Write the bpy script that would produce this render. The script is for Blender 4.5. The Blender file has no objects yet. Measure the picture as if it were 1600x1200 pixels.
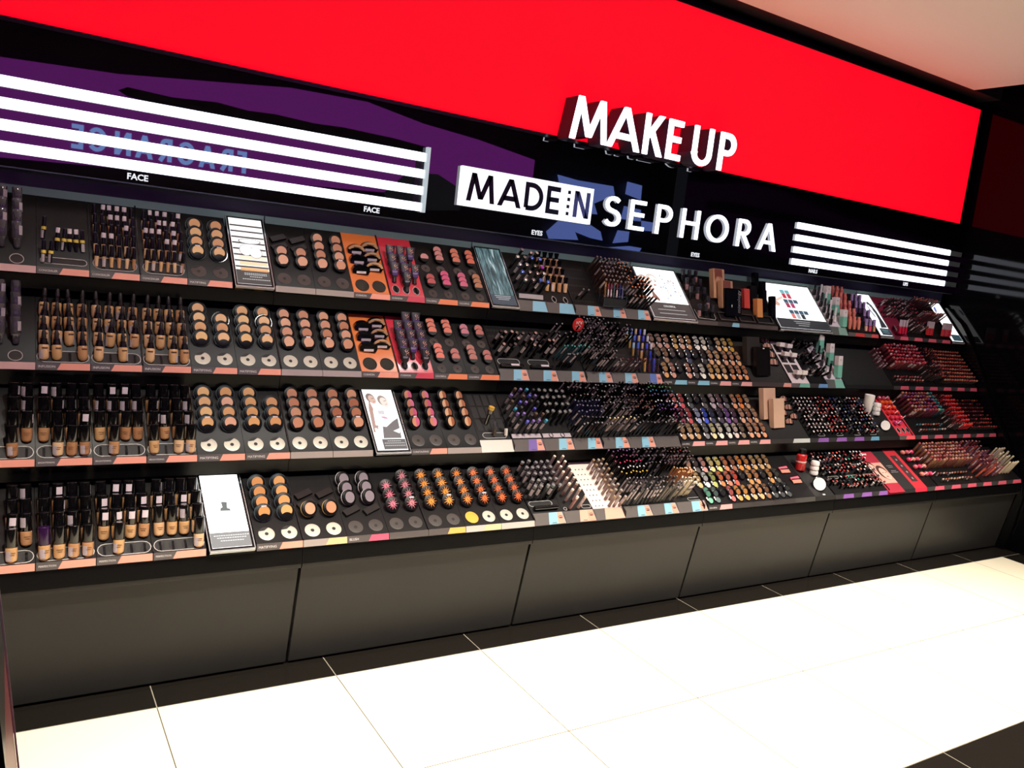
import bpy, math, random
from mathutils import Matrix, Vector
random.seed(7)
C = bpy.context.scene.collection
SC = bpy.context.scene
PI = math.pi
# ------------------------------------------------------------------ camera
cam_d = bpy.data.cameras.new('camera'); cam = bpy.data.objects.new('camera', cam_d); C.objects.link(cam)
CR = [[0.8461913863740957, -0.5212782094530559, 0.11058555952610509],
      [0.01755750561805313, -0.18013832308889535, -0.9834845797221189],
      [0.5325897779931172, 0.8341577865752599, -0.14327915226265645]]
cam.matrix_world = Matrix(((CR[0][0], -CR[1][0], -CR[2][0], -0.94986562), (CR[0][1], -CR[1][1], -CR[2][1], -2.69510066),
                           (CR[0][2], -CR[1][2], -CR[2][2], 1.57608487), (0, 0, 0, 1)))
cam_d.sensor_fit = 'HORIZONTAL'; cam_d.sensor_width = 36; cam_d.lens = 1285.169 / 1600 * 36
cam_d.clip_start = 0.02; cam_d.clip_end = 60
SC.camera = cam
SC.view_settings.view_transform = 'Standard'
try: SC.view_settings.look = 'None'
except Exception: pass
SC.view_settings.gamma = 1; SC.view_settings.use_curve_mapping = False
SC.view_settings.exposure = 0.0
w = bpy.data.worlds.new('world'); SC.world = w; w.use_nodes = True
w.node_tree.nodes['Background'].inputs[0].default_value = (0.55, 0.6, 0.75, 1)
w.node_tree.nodes['Background'].inputs[1].default_value = 0.05
# ------------------------------------------------------------------ lights (ceiling downlights of the shop)
def spot(x, y, z, tx, ty, tz, power, color, size, blend, rad):
    d = bpy.data.lights.new('downlight', 'SPOT'); d.energy = power; d.color = color
    d.spot_size = size; d.spot_blend = blend; d.shadow_soft_size = rad
    o = bpy.data.objects.new('downlight_beam', d); C.objects.link(o); o.location = (x, y, z)
    o.rotation_euler = (Vector((tx, ty, tz)) - Vector((x, y, z))).to_track_quat('-Z', 'Y').to_euler()
    return o
WARM = (1.0, 0.90, 0.74)
SPOTS = [(-0.7, -1.2), (0.5, -1.2), (1.7, -1.2), (2.9, -1.2), (4.1, -1.2)]
for (sx, sy) in SPOTS:
    spot(sx, sy, 3.06, sx, sy + 0.1, 0, 520, WARM, 1.36, 0.9, 0.06)
for (sx, sy) in [(-0.35, -0.95), (0.58, -0.95), (1.6, -0.95), (2.8, -0.95), (4.0, -0.95)]:
    spot(sx, sy, 3.06, sx, 0.35, 0.75, 92, (1, 0.97, 0.93), 1.15, 0.9, 0.05)
# ------------------------------------------------------------------ materials
def lin(c):
    c = c / 255.0
    return c / 12.92 if c <= 0.04045 else ((c + 0.055) / 1.055) ** 2.4
def col(r, g, b): return (lin(r), lin(g), lin(b), 1)
MC = {}
def mat(rgb, rough=0.4, metal=0.0, emit=0.0, spec=0.5, noise=0.0, nscale=20, trans=0.0, coat=0.0, ior=1.5, bars=False):
    key = (rgb, rough, metal, emit, spec, noise, nscale, trans, coat, ior, bars)
    if key in MC: return MC[key]
    m = bpy.data.materials.new('mat_%d_%d_%d' % rgb); m.use_nodes = True
    nt = m.node_tree; b = nt.nodes['Principled BSDF']
    b.inputs['Base Color'].default_value = col(*rgb); b.inputs['Roughness'].default_value = rough
    b.inputs['Metallic'].default_value = metal; b.inputs['Specular IOR Level'].default_value = spec
    b.inputs['IOR'].default_value = ior; b.inputs['Transmission Weight'].default_value = trans
    b.inputs['Coat Weight'].default_value = coat; b.inputs['Coat Roughness'].default_value = 0.05
    if emit:
        b.inputs['Emission Color'].default_value = col(*rgb); b.inputs['Emission Strength'].default_value = emit
        b.inputs['Base Color'].default_value = (0.02, 0.02, 0.02, 1)
    if noise:
        tc = nt.nodes.new('ShaderNodeTexCoord'); n = nt.nodes.new('ShaderNodeTexNoise'); n.inputs['Scale'].default_value = nscale
        n.inputs['Detail'].default_value = 5
        mx = nt.nodes.new('ShaderNodeMix'); mx.data_type = 'RGBA'
        c = col(*rgb); mx.inputs['A'].default_value = tuple(v * (1 - noise) for v in c[:3]) + (1,)
        mx.inputs['B'].default_value = tuple(min(1, v * (1 + noise)) for v in c[:3]) + (1,)
        nt.links.new(tc.outputs['Object'], n.inputs['Vector']); nt.links.new(n.outputs['Fac'], mx.inputs['Factor'])
        nt.links.new(mx.outputs['Result'], b.inputs['Base Color'])
    if bars:
        tc = nt.nodes.new('ShaderNodeTexCoord'); n = nt.nodes.new('ShaderNodeTexWave'); n.bands_direction = 'Z'
        n.inputs['Scale'].default_value = 9; n.inputs['Distortion'].default_value = 0
        rp = nt.nodes.new('ShaderNodeValToRGB'); rp.color_ramp.elements[0].position = 0.35; rp.color_ramp.elements[1].position = 0.4
        rp.color_ramp.elements[0].color = (0.08, 0.07, 0.08, 1); rp.color_ramp.elements[1].color = col(*rgb)
        nt.links.new(tc.outputs['Generated'], n.inputs['Vector']); nt.links.new(n.outputs['Fac'], rp.inputs['Fac'])
        nt.links.new(rp.outputs['Color'], b.inputs['Base Color'])
    MC[key] = m
    return m
BLACK = mat((14, 14, 16), 0.28)
MATTE = mat((10, 10, 12), 0.6, spec=0.2)
CAPM = mat((12, 12, 14), 0.16, coat=0.5)
TRAYM = mat((19, 18, 19), 0.4, noise=0.12, nscale=60, spec=0.22)
SHELFM = mat((9, 9, 10), 0.35, spec=0.25)
HOLEM = mat((4, 4, 5), 0.5)
SILVER = mat((205, 205, 205), 0.25, 0.9)
RINGM = mat((200, 198, 195), 0.3, 0.3)
STICK = mat((214, 198, 205), 0.5)
STICKB = mat((214, 198, 205), 0.5, bars=True)
WHITEP = mat((235, 232, 228), 0.4)
TESTM = mat((198, 198, 184), 0.35, 0.5)
TESTD = mat((86, 84, 82), 0.3, 0.6)
STRIPM = mat((92, 86, 84), 0.3)
SALMON = mat((238, 158, 138), 0.4)
TXTM = mat((225, 222, 218), 0.5)
# ------------------------------------------------------------------ mesh helpers
class MB:
    def __init__(s): s.v = []; s.f = []
    def add(s, vs, fs):
        o = len(s.v); s.v += [tuple(v) for v in vs]; s.f += [tuple(i + o for i in f) for f in fs]; return s
    def box(s, x0, x1, y0, y1, z0, z1, M=None):
        vs = [(x0, y0, z0), (x1, y0, z0), (x1, y1, z0), (x0, y1, z0), (x0, y0, z1), (x1, y0, z1), (x1, y1, z1), (x0, y1, z1)]
        if M: vs = [tuple(M @ Vector(v)) for v in vs]
        return s.add(vs, [(0, 3, 2, 1), (4, 5, 6, 7), (0, 1, 5, 4), (1, 2, 6, 5), (2, 3, 7, 6), (3, 0, 4, 7)])
    def lathe(s, prof, n=14, M=None, ax='z', sx=1, sy=1):
        vs = []
        for r, h in prof:
            for k in range(n):
                a = 2 * PI * k / n; vs.append((r * math.cos(a) * sx, r * math.sin(a) * sy, h))
        fs = []
        for i in range(len(prof) - 1):
            for k in range(n):
                k2 = (k + 1) % n; fs.append((i * n + k, i * n + k2, (i + 1) * n + k2, (i + 1) * n + k))
        fs.append(tuple(range(n - 1, -1, -1))); fs.append(tuple((len(prof) - 1) * n + k for k in range(n)))
        if M: vs = [tuple(M @ Vector(v)) for v in vs]
        return s.add(vs, fs)
    def prism(s, pts, a0, a1, plane='yz', M=None):
        n = len(pts); vs = []
        for a in (a0, a1):
            for (p, q) in pts:
                vs.append((a, p, q) if plane == 'yz' else (p, a, q) if plane == 'xz' else (p, q, a))
        fs = [tuple(range(n))[::-1], tuple(range(n, 2 * n))] + [(i, (i + 1) % n, n + (i + 1) % n, n + i) for i in range(n)]
        if M: vs = [tuple(M @ Vector(v)) for v in vs]
        return s.add(vs, fs)
    def ribbon(s, pts, t, a0, a1, closed=False, plane='xy', M=None):
        n = len(pts); L = []; R = []
        for i in range(n):
            p = Vector(pts[i])
            if closed or 0 < i < n - 1:
                d1 = (p - Vector(pts[i - 1])).normalized(); d2 = (Vector(pts[(i + 1) % n]) - p).normalized()
            elif i == 0: d1 = d2 = (Vector(pts[1]) - p).normalized()
            else: d1 = d2 = (p - Vector(pts[i - 1])).normalized()
            b = (d1 + d2)
            if b.length < 1e-6: b = d1.copy()
            b.normalize(); k = min(1.42, 1 / max(0.3, b.dot(d1))); nn = Vector((-b.y, b.x)) * (t / 2 * k)
            L.append(p + nn); R.append(p - nn)
        def mk(p, a): return (p.x, p.y, a) if plane == 'xy' else (p.x, a, p.y)
        vs = [mk(p, a) for a in (a0, a1) for S in (L, R) for p in S]
        fs = []
        m = n if closed else n - 1
        for i in range(m):
            j = (i + 1) % n
            fs += [(i, j, n + j, n + i), (2 * n + i, 3 * n + i, 3 * n + j, 2 * n + j), (i, 2 * n + i, 2 * n + j, j), (n + i, n + j, 3 * n + j, 3 * n + i)]
        if not closed: fs += [(0, n, 3 * n, 2 * n), (n - 1, 3 * n - 1, 4 * n - 1, 2 * n - 1)]
        if M: vs = [tuple(M @ Vector(v)) for v in vs]
        return s.add(vs, fs)
    def mesh(s, name, smooth=True):
        m = bpy.data.meshes.new(name); m.from_pydata(s.v, [], s.f)
        if smooth:
            m.polygons.foreach_set('use_smooth', [True] * len(m.polygons))
            try: m.set_sharp_from_angle(angle=0.6)
            except Exception: pass
        m.update(); return m
def obj(name, mesh, m, parent=None, loc=(0, 0, 0), rot=(0, 0, 0)):
    if isinstance(mesh, MB): mesh = mesh.mesh(name)
    if not mesh.materials: mesh.materials.append(m)
    o = bpy.data.objects.new(name, mesh); C.objects.link(o)
    o.parent = parent; o.location = loc; o.rotation_euler = rot
    if mesh.materials[0] != m:
        o.material_slots[0].link = 'OBJECT'; o.material_slots[0].material = m
    return o
USED = {}
def tag(o, label, cat, group=None):
    o['label'] = label; o['category'] = cat
    if group: o['group'] = group
    USED[label] = USED.get(label, 0) + 1
    return o
def thing(name, label, cat, loc=(0, 0, 0), rot=(0, 0, 0), group=None):
    o = bpy.data.objects.new(name, None); C.objects.link(o); o.empty_display_size = 0.02
    o.location = loc; o.rotation_euler = rot
    return tag(o, label, cat, group)
def struct(name, mb, m):
    o = obj(name, mb, m); o['kind'] = 'structure'; return o
TXT = {}
def text_mesh(s, size, ext=0.0005, bold=0.0):
    k = (s, size, ext, bold)
    if k in TXT: return TXT[k]
    c = bpy.data.curves.new('lettering', 'FONT'); c.body = s; c.size = size; c.extrude = ext; c.offset = bold
    c.align_x = 'LEFT'; c.resolution_u = 2
    o = bpy.data.objects.new('tmp', c); C.objects.link(o)
    dg = bpy.context.evaluated_depsgraph_get(); dg.update()
    me = bpy.data.meshes.new_from_object(o.evaluated_get(dg)); me.materials.clear()
    bpy.data.objects.remove(o); bpy.data.curves.remove(c)
    TXT[k] = me; return me
def arc(cx, cy, rx, ry, a0, a1, n=10):
    return [(cx + rx * math.cos(math.radians(a0 + (a1 - a0) * i / n)), cy + ry * math.sin(math.radians(a0 + (a1 - a0) * i / n))) for i in range(n + 1)]
def pill(cx, cy, w, h, n=6):
    r = h / 2; return arc(cx + w / 2 - r, cy, r, r, -90, 90, n) + arc(cx - w / 2 + r, cy, r, r, 90, 270, n)
def circ(cx, cy, rx, ry=None, n=20): return arc(cx, cy, rx, ry or rx, 0, 360, n)[:-1]
# ------------------------------------------------------------------ stroke capitals (unit height)
def glyph(ch):
    if ch == 'M': return 0.95, [('p', 0.06, 0, 0.19, 1), ('p', 0.19, 1, 0.475, 0.1), ('p', 0.475, 0.1, 0.76, 1), ('p', 0.76, 1, 0.89, 0)]
    if ch == 'A': return 0.8, [('p', 0.06, 0, 0.4, 1), ('p', 0.4, 1, 0.74, 0), [(0.17, 0.3), (0.63, 0.3)]]
    if ch == 'N': return 0.76, [[(0.08, 0), (0.08, 1)], ('p', 0.10, 1, 0.66, 0), [(0.68, 0), (0.68, 1)]]
    if ch == 'K': return 0.66, [[(0.08, 0), (0.08, 1)], ('p', 0.12, 0.42, 0.54, 1), ('p', 0.24, 0.6, 0.58, 0)]
    if ch == 'M': return 0.95, [[(0.02, 0), (0.14, 0.97), (0.475, 0.18), (0.81, 0.97), (0.93, 0)]]
    if ch == 'A': return 0.8, [[(0.02, 0), (0.4, 0.98), (0.78, 0)], [(0.17, 0.3), (0.63, 0.3)]]
    if ch == 'K': return 0.66, [[(0.08, 0), (0.08, 1)], [(0.6, 1), (0.12, 0.5), (0.64, 0)]]
    if ch == 'E': return 0.56, [[(0.54, 0.925), (0.08, 0.925), (0.08, 0.075), (0.54, 0.075)], [(0.08, 0.52), (0.5, 0.52)]]
    if ch == 'U': return 0.68, [[(0.08, 1), (0.08, 0.33)] + arc(0.34, 0.33, 0.26, 0.255, 180, 360, 12) + [(0.6, 1)]]
    if ch == 'P': return 0.6, [[(0.08, 0), (0.08, 0.925), (0.27, 0.925)] + arc(0.3, 0.7, 0.22, 0.225, 90, -90, 12) + [(0.08, 0.475)]]
    if ch == 'R': return 0.64, [[(0.08, 0), (0.08, 0.925), (0.27, 0.925)] + arc(0.3, 0.7, 0.2, 0.225, 90, -90, 12) + [(0.08, 0.475)], [(0.26, 0.47), (0.58, 0)]]
    if ch == 'D': return 0.74, [[(0.08, 0.075), (0.08, 0.925), (0.25, 0.925)] + arc(0.27, 0.5, 0.4, 0.425, 90, -90, 16) + [(0.08, 0.075)]]
    if ch == 'N': return 0.76, [[(0.08, 0), (0.08, 0.9), (0.68, 0.1), (0.68, 1)]]
    if ch == 'S': return 0.52, [arc(0.26, 0.72, 0.19, 0.2, 35, 265, 12) + arc(0.26, 0.29, 0.21, 0.215, 85, -150, 12)]
    if ch == 'H': return 0.72, [[(0.08, 0), (0.08, 1)], [(0.64, 0), (0.64, 1)], [(0.08, 0.53), (0.64, 0.53)]]
    if ch == 'O': return 0.98, ['c', circ(0.49, 0.5, 0.41, 0.425, 28)]
    if ch == 'I': return 0.16, [[(0.08, 0), (0.08, 1)]]
    if ch == 'F': return 0.5, [[(0.5, 0.925), (0.08, 0.925), (0.08, 0)], [(0.08, 0.52), (0.44, 0.52)]]
    if ch == 'G': return 0.9, [arc(0.46, 0.5, 0.38, 0.425, 40, 350, 20) + [(0.5, 0.43)]]
    if ch == 'C': return 0.8, [arc(0.46, 0.5, 0.38, 0.425, 40, 320, 18)]
def glyph_mb(ch, h, t, a0, a1, sx=1.0, flip=1):
    wd, st = glyph(ch); mb = MB(); closed = False
    for q in st:
        if q == 'c': closed = True; continue
        if q[0] == 'p':
            _, xa, ya, xb, yb = q; xa, xb, ya, yb = xa * h * sx, xb * h * sx, ya * h, yb * h
            hw = t / 2 * math.hypot(xb - xa, yb - ya) / abs(yb - ya)
            mb.prism([(flip * (xa - hw), ya), (flip * (xa + hw), ya), (flip * (xb + hw), yb), (flip * (xb - hw), yb)], a0, a1, 'xz'); continue
        mb.ribbon([(flip * x * h * sx, y * h) for x, y in q], t, a0, a1, closed, 'xz')
    return wd * h * sx, mb
# ------------------------------------------------------------------ room shell
def bxs(name, x0, x1, y0, y1, z0, z1, m): return struct(name, MB().box(x0, x1, y0, y1, z0, z1), m)
TW, TX0 = 0.6189, -0.4745
fl = bpy.data.materials.new('floor_tiles'); fl.use_nodes = True
nt = fl.node_tree; b = nt.nodes['Principled BSDF']; b.inputs['Roughness'].default_value = 0.22
geo = nt.nodes.new('ShaderNodeNewGeometry'); sep = nt.nodes.new('ShaderNodeSeparateXYZ'); nt.links.new(geo.outputs['Position'], sep.inputs[0])
def mth(op, a, b_=None, c_=None):
    n = nt.nodes.new('ShaderNodeMath'); n.operation = op
    for i, q in enumerate((a, b_, c_)):
        if q is None: continue
        if isinstance(q, (int, float)): n.inputs[i].default_value = q
        else: nt.links.new(q, n.inputs[i])
    return n.outputs[0]
def joint(axis, off, step, wdt):
    u = mth('DIVIDE', mth('SUBTRACT', sep.outputs[axis], off), step)
    fr = mth('SUBTRACT', u, mth('FLOOR', u)); d = mth('MINIMUM', fr, mth('SUBTRACT', 1.0, fr))
    return mth('LESS_THAN', d, wdt / 2 / step)
jx = joint('X', TX0, TW, 0.0035); jy = joint('Y', 0.0, 0.6275, 0.0035)
jm = mth('MAXIMUM', jx, jy)
dark = mth('MAXIMUM', mth('GREATER_THAN', sep.outputs['Y'], -0.002),
           mth('MAXIMUM', mth('GREATER_THAN', sep.outputs['X'], 4.825), mth('LESS_THAN', sep.outputs['Y'], -1.255)))
nz = nt.nodes.new('ShaderNodeTexNoise'); nz.inputs['Scale'].default_value = 3; nt.links.new(geo.outputs['Position'], nz.inputs['Vector'])
mx0 = nt.nodes.new('ShaderNodeMix'); mx0.data_type = 'RGBA'; mx0.inputs['A'].default_value = col(232, 224, 200); mx0.inputs['B'].default_value = col(236, 230, 210)
nt.links.new(nz.outputs['Fac'], mx0.inputs['Factor'])
mx1 = nt.nodes.new('ShaderNodeMix'); mx1.data_type = 'RGBA'; nt.links.new(mx0.outputs['Result'], mx1.inputs['A']); mx1.inputs['B'].default_value = col(26, 23, 20)
nt.links.new(dark, mx1.inputs['Factor'])
mj = nt.nodes.new('ShaderNodeMix'); mj.data_type = 'RGBA'; mj.inputs['A'].default_value = col(84, 74, 56); mj.inputs['B'].default_value = col(150, 145, 130)
nt.links.new(dark, mj.inputs['Factor'])
mx2 = nt.nodes.new('ShaderNodeMix'); mx2.data_type = 'RGBA'; nt.links.new(mx1.outputs['Result'], mx2.inputs['A']); nt.links.new(mj.outputs['Result'], mx2.inputs['B'])
nt.links.new(jm, mx2.inputs['Factor']); nt.links.new(mx2.outputs['Result'], b.inputs['Base Color'])
bxs('floor', -4, 7, -6, 1.2, -0.05, 0, fl)
WALLB = mat((20, 20, 24), 0.4)
bxs('wall_back', -4, 7, 0.905, 1.2, 0, 3.5, WALLB)
bxs('wall_front', -4, 7, -6.2, -6, 0, 3.5, mat((30, 26, 32), 0.7))
bxs('wall_left', -4.2, -4, -6.2, 1.2, 0, 3.5, mat((24, 22, 24), 0.7))
bxs('wall_right', 5.045, 5.3, -2.2, 0.905, 0, 3.5, mat((7, 7, 9), 0.06, spec=0.2))
bxs('ceiling_1', -4, 7, -6, 1.2, 3.35, 3.45, mat((16, 13, 14), 0.7))
CEILM = mat((242, 230, 218), 0.75)
bxs('ceiling', -4, 4.7, -5.5, 0.72, 3.1, 3.16, CEILM)
bxs('trim_1', -4, 5.045, 0.72, 0.905, 3.1, 3.3, mat((22, 18, 20), 0.6))
# downlights in the ceiling
DLM = mat((255, 236, 205), 0.4, emit=6.0)
for i, (sx, sy) in enumerate(SPOTS):
    t = thing('ceiling_downlight', ['round recessed downlight in cream ceiling near left end of red sign', 'round recessed downlight in cream ceiling, second from the left',
              'round recessed downlight in cream ceiling above the white word letters', 'round recessed downlight in cream ceiling, second from the right', 'round recessed downlight in cream ceiling nearest the black right wall'][i],
              'ceiling light', (sx, sy, 3.1), (0, 0, 0), 'recessed downlights over the aisle')
    obj('bezel', MB().lathe([(0.075, 0), (0.075, -0.006), (0.055, -0.008), (0.055, -0.002)], 24), SILVER, t)
    obj('lamp_disc', MB().lathe([(0.052, -0.001), (0.052, -0.0045)], 24), DLM, t)
# ------------------------------------------------------------------ matte panel, glossy fascia, red light box
bxs('trim_2', -2.0, 5.02, 0.868, 0.905, 1.60, 1.76, mat((52, 55, 78), 0.45))
GLASS = mat((5, 5, 8), 0.012, ior=2.15)
g = thing('glass_fascia', 'glossy black glass fascia behind the white stripes and white store letters', 'fascia', (1.5, 0.8, 1.72))
obj('glass_panel', MB().box(-3.5, 3.54, 0, 0.06, 0, 0.485), GLASS, g)
obj('bottom_edge', MB().box(-3.5, 3.52, -0.003, 0.03, -0.004, 0.0), mat((90, 95, 110), 0.3, 0.5), g)
for s, px in (('FACE', -0.5), ('FACE', 0.45), ('EYES', 1.335), ('EYES', 2.42), ('NAILS', 3.44), ('LIPS', 4.45)):
    o = obj('lettering', text_mesh(s, 0.032, 0.0008, 0.0008), mat((240, 243, 250), 0.5, emit=1.0), g, (px - 1.5 - 0.04, -0.0015, 0.013), (PI / 2, 0, 0))
RED = mat((255, 0, 32), 0.9, emit=1.0, spec=0.0)
t = thing('red_light_box', 'long glowing red backlit sign box running under the ceiling', 'sign', (2.0, 0.8, 2.225))
obj('casing', MB().box(-4.0, 2.965, 0.006, 0.1, -0.004, 0.806), mat((30, 12, 14), 0.4), t)
obj('red_panel', MB().box(-4.0, 2.96, 0.0, 0.0055, 0.0, 0.8), RED, t)
bxs('trim_3', -2.0, 5.02, 0.79, 0.86, 2.206, 2.2205, mat((16, 12, 14), 0.15))
WL = mat((235, 240, 255), 0.4, emit=3.2)
LSIDE = mat((52, 40, 56), 0.35)
t = thing('word_sign', 'raised white MAKE UP letters standing on the lower edge of red sign', 'sign', (1.375, 0.68, 2.208))
HL = 0.203
for ch, x, wd_ in (('M', 0.004, 0.222), ('A', 0.228, 0.212), ('K', 0.462, 0.130), ('E', 0.620, 0.103), ('U', 0.800, 0.145), ('P', 0.995, 0.125)):
    w0 = glyph(ch)[0] * HL
    wd, mb = glyph_mb(ch, HL, 0.029, 0, 0.012, wd_ / w0)
    L = obj('letter', mb, WL, t, (x, 0.0, 0.0))
    wd, mb2 = glyph_mb(ch, HL, 0.029, 0.0125, 0.118, wd_ / w0)
    obj('letter_side', mb2, LSIDE, L)
t = thing('stripe_sign', 'four long glowing white horizontal stripes above the face make-up shelves', 'sign', (-0.6, 0.785, 1.767))
for k in range(4):
    obj('light_bar', MB().box(-1.4, 1.278, 0, 0.012, k * 0.0737, k * 0.0737 + 0.0369), WL, t)
obj('end_frame', MB().box(1.28, 1.296, -0.010, 0.012, -0.004, 0.285), mat((215, 228, 235), 0.3, emit=0.7), t)
obj('end_bracket', MB().box(1.24, 1.279, 0.0125, 0.0140, 0, 0.26), BLACK, t)
t = thing('stripe_sign', 'four shorter glowing white horizontal stripes right of the white store letters', 'sign', (4.06, 0.785, 1.767))
for k in range(4):
    obj('light_bar', MB().box(-0.836, 0.826, 0, 0.012, k * 0.0737, k * 0.0737 + 0.0369), WL, t)
GREYBAR = mat((96, 112, 116), 0.35)  # plain grey for the bars running on from the white stripes
for k in range(4):
    obj('grey_bar_end', MB().box(0.834, 0.975, 0.001, 0.012, k * 0.0737 + 0.002, k * 0.0737 + 0.0349), GREYBAR, t)
t = thing('boxed_sign', 'white glowing box with black MADE IN letters left of white store letters', 'sign', (0.865, 0.775, 1.821))
obj('light_box', MB().box(0, 0.765, 0, 0.024, 0, 0.179), mat((245, 245, 255), 0.4, emit=1.6), t)
for ch, x, wd_ in (('M', 0.035, 0.145), ('A', 0.205, 0.125), ('D', 0.352, 0.105), ('E', 0.480, 0.082)):
    w0 = glyph(ch)[0] * 0.128
    wd, mb = glyph_mb(ch, 0.130, 0.024, -0.002, 0.0, wd_ / w0)
    obj('letter', mb, BLACK, t, (x, 0, 0.025))
for k in range(4): obj('dotted_letter', MB().box(0.605, 0.622, -0.002, 0, 0.028 + k * 0.035, 0.045 + k * 0.035), BLACK, t)
wd, mb = glyph_mb('N', 0.130, 0.024, -0.002, 0.0, 0.95)
obj('letter', mb, mat((78, 92, 160), 0.3), t, (0.650, 0, 0.025))  # blue of the mirrored sign put into this black letter's colour
t = thing('store_name_letters', 'row of spaced white glowing store-name letters on black glass fascia', 'sign', (1.714, 0.785, 1.827))
for ch, x, wd_ in (('S', 0.008, 0.112), ('E', 0.176, 0.112), ('P', 0.365, 0.118), ('H', 0.550, 0.140), ('O', 0.745, 0.178), ('R', 0.995, 0.122), ('A', 1.186, 0.152)):
    w0 = glyph(ch)[0] * 0.158
    wd, mb = glyph_mb(ch, 0.160, 0.0200, 0, 0.009, wd_ / w0)
    obj('letter', mb, WL, t, (x, 0, 0))
# ------------------------------------------------------------------ shelving
FR = {1: (.627, 1.362), 2: (.467, 1.048), 3: (.277, .762), 4: (.056, .493)}
BK = {1: (.86, 1.632), 2: (.69, 1.29), 3: (.515, .995), 4: (.325, .69)}
AA = {r: (FR[r][0] + .006, FR[r][1] + .024) for r in FR}
TH = {r: math.atan2(BK[r][1] - AA[r][1], BK[r][0] - AA[r][0]) for r in FR}
LL = {r: math.hypot(BK[r][1] - AA[r][1], BK[r][0] - AA[r][0]) for r in FR}
FL = {}
for r in FR:
    c, s = math.cos(TH[r]), math.sin(TH[r]); FL[r] = (-.006 * c - .024 * s, .006 * s - .024 * c)
STA = math.atan2(.024, .006)
def SP(r, x, v, h=0.0):
    c, s = math.cos(TH[r]), math.sin(TH[r])
    return (x, AA[r][0] + v * c - h * s, AA[r][1] + v * s + h * c)
P0 = mat((70, 70, 72), 0.4)
RN = {1: 'top shelf', 2: 'second shelf', 3: 'third shelf', 4: 'bottom shelf'}
BAYN = ['at far left end', 'left of centre left', 'under the boxed sign', 'under the white store letters', 'left of the right stripes', 'at far right end']
BAYS = [(-2, -1), (-1, 0), (0, 1), (1, 2), (2, 3), (3, 4), (4, 5)]
BW = ['outermost left bay', 'foundation bottle bay', 'orange tray bay', 'eye pencil bay', 'eyeshadow bay', 'nail polish bay', 'lip colour bay']
for bi, (x0, x1) in enumerate(BAYS):
    if bi == 0: continue
    for r in FR:
        c, s = math.cos(TH[r]), math.sin(TH[r])
        f = FR[r]; bk = BK[r]
        lipd = 0.055 if r < 4 else 0.062
        pts = [(f[0] + 0.012, f[1] - 0.004), (f[0] + 0.02, f[1] - lipd), (f[0] + 0.06, f[1] - lipd), (bk[0] + 0.01, bk[1] - 0.085), (bk[0] + 0.01, bk[1] - 0.045), (f[0] + 0.05, f[1] - 0.018)]
        if r == 4: pts = [(f[0] + 0.006, f[1] - 0.004), (f[0] - 0.002, f[1] - lipd), (f[0] + 0.08, f[1] - lipd), (bk[0] + 0.01, bk[1] - 0.085), (bk[0] + 0.01, bk[1] - 0.045), (f[0] + 0.05, f[1] - 0.018)]
        sh = thing('display_shelf', 'black sloping shelf, %s of the %s' % (RN[r].replace(' shelf', ' tier'), BW[bi]), 'shelf', (x0, 0, 0), group='black sloping shelves')
        obj('shelf_board', MB().prism(pts, 0.001, x1 - x0 - 0.001), SHELFM, sh)
        if r == 4 and bi in (1, 2):
            for q in range(6):
                obj('mounting_slot', MB().prism(circ(0.09 + q * 0.165, 0, 0.014, 0.004, 10), -0.0006, 0.0004, 'xy'), P0, sh, (0, f[0] + 0.003, f[1] - 0.040), (math.radians(82), 0, 0))
        for xx in (0.0, 0.5):
            o = obj('divider', MB().prism([(f[0] + 0.002, f[1] - 0.004), (f[0] + 0.004, f[1] + 0.03), (bk[0], bk[1] + 0.006), (bk[0], bk[1] - 0.02), (f[0] + 0.03, f[1] - 0.004)], xx - 0.0025, xx + 0.0025), BLACK, sh)
# back boards behind the gaps between tiers
for r in (2, 3, 4):
    y = BK[r][0] + 0.012
    sb = obj('shelf_back_board', MB().box(-1.0, 5.0, y, y + 0.012, BK[r][1] - 0.1, FR[r - 1][1] - 0.02), MATTE)
    tag(sb, 'flat black back board behind the products of the %s' % RN[r], 'panel')
HEADM = mat((112, 136, 136), 0.3)  # grey-green holds light reflected from the stripes and ceiling
for bi, (x0, x1) in enumerate(BAYS):
    if bi == 0: continue
    o = obj('header_rail', MB().box(x0 + 0.003, x1 - 0.003, 0.861, 0.867, 1.600, 1.660), HEADM)
    tag(o, 'grey-green header strip behind top shelf of the %s' % BW[bi], 'trim', 'grey-green header strips')
# base cabinets
PANM = mat((43, 42, 41), 0.45, spec=0.25, noise=0.1, nscale=3)
for bi, (x0, x1) in enumerate(BAYS):
    if bi == 0: continue
    t = thing('base_cabinet', 'dark grey sloping base panel under the %s' % BW[bi], 'cabinet', (x0, 0, 0), group='grey base panels')
    obj('front_panel', MB().prism([(0.143, 0.012), (0.075, 0.412), (0.105, 0.412), (0.17, 0.012)], 0.006, 0.994), PANM, t)
    obj('top_lip', MB().prism([(0.058, 0.414), (0.058, 0.430), (0.3, 0.430), (0.3, 0.414)], 0.002, 0.998), mat((36, 35, 34), 0.35, spec=0.3), t)
    obj('carcass', MB().prism([(0.16, 0.0), (0.106, 0.412), (0.85, 0.412), (0.85, 0.0)], 0.0, 1.0), BLACK, t)
# right end panel
so = [(.80, 1.612), (.742, 1.56), (.68, 1.51), (.625, 1.44), (.571, 1.354), (.49, 1.226), (.34, .943), (.227, .771), (.044, .465), (.04, .40), (.09, 0.0), (.86, 0.0), (.86, 1.612)]
o = obj('end_panel', MB().prism(so, 5.003, 5.03), mat((10, 10, 11), 0.12, noise=0.1)); tag(o, 'curved glossy black end panel closing the right end of the shelves', 'panel')
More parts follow.
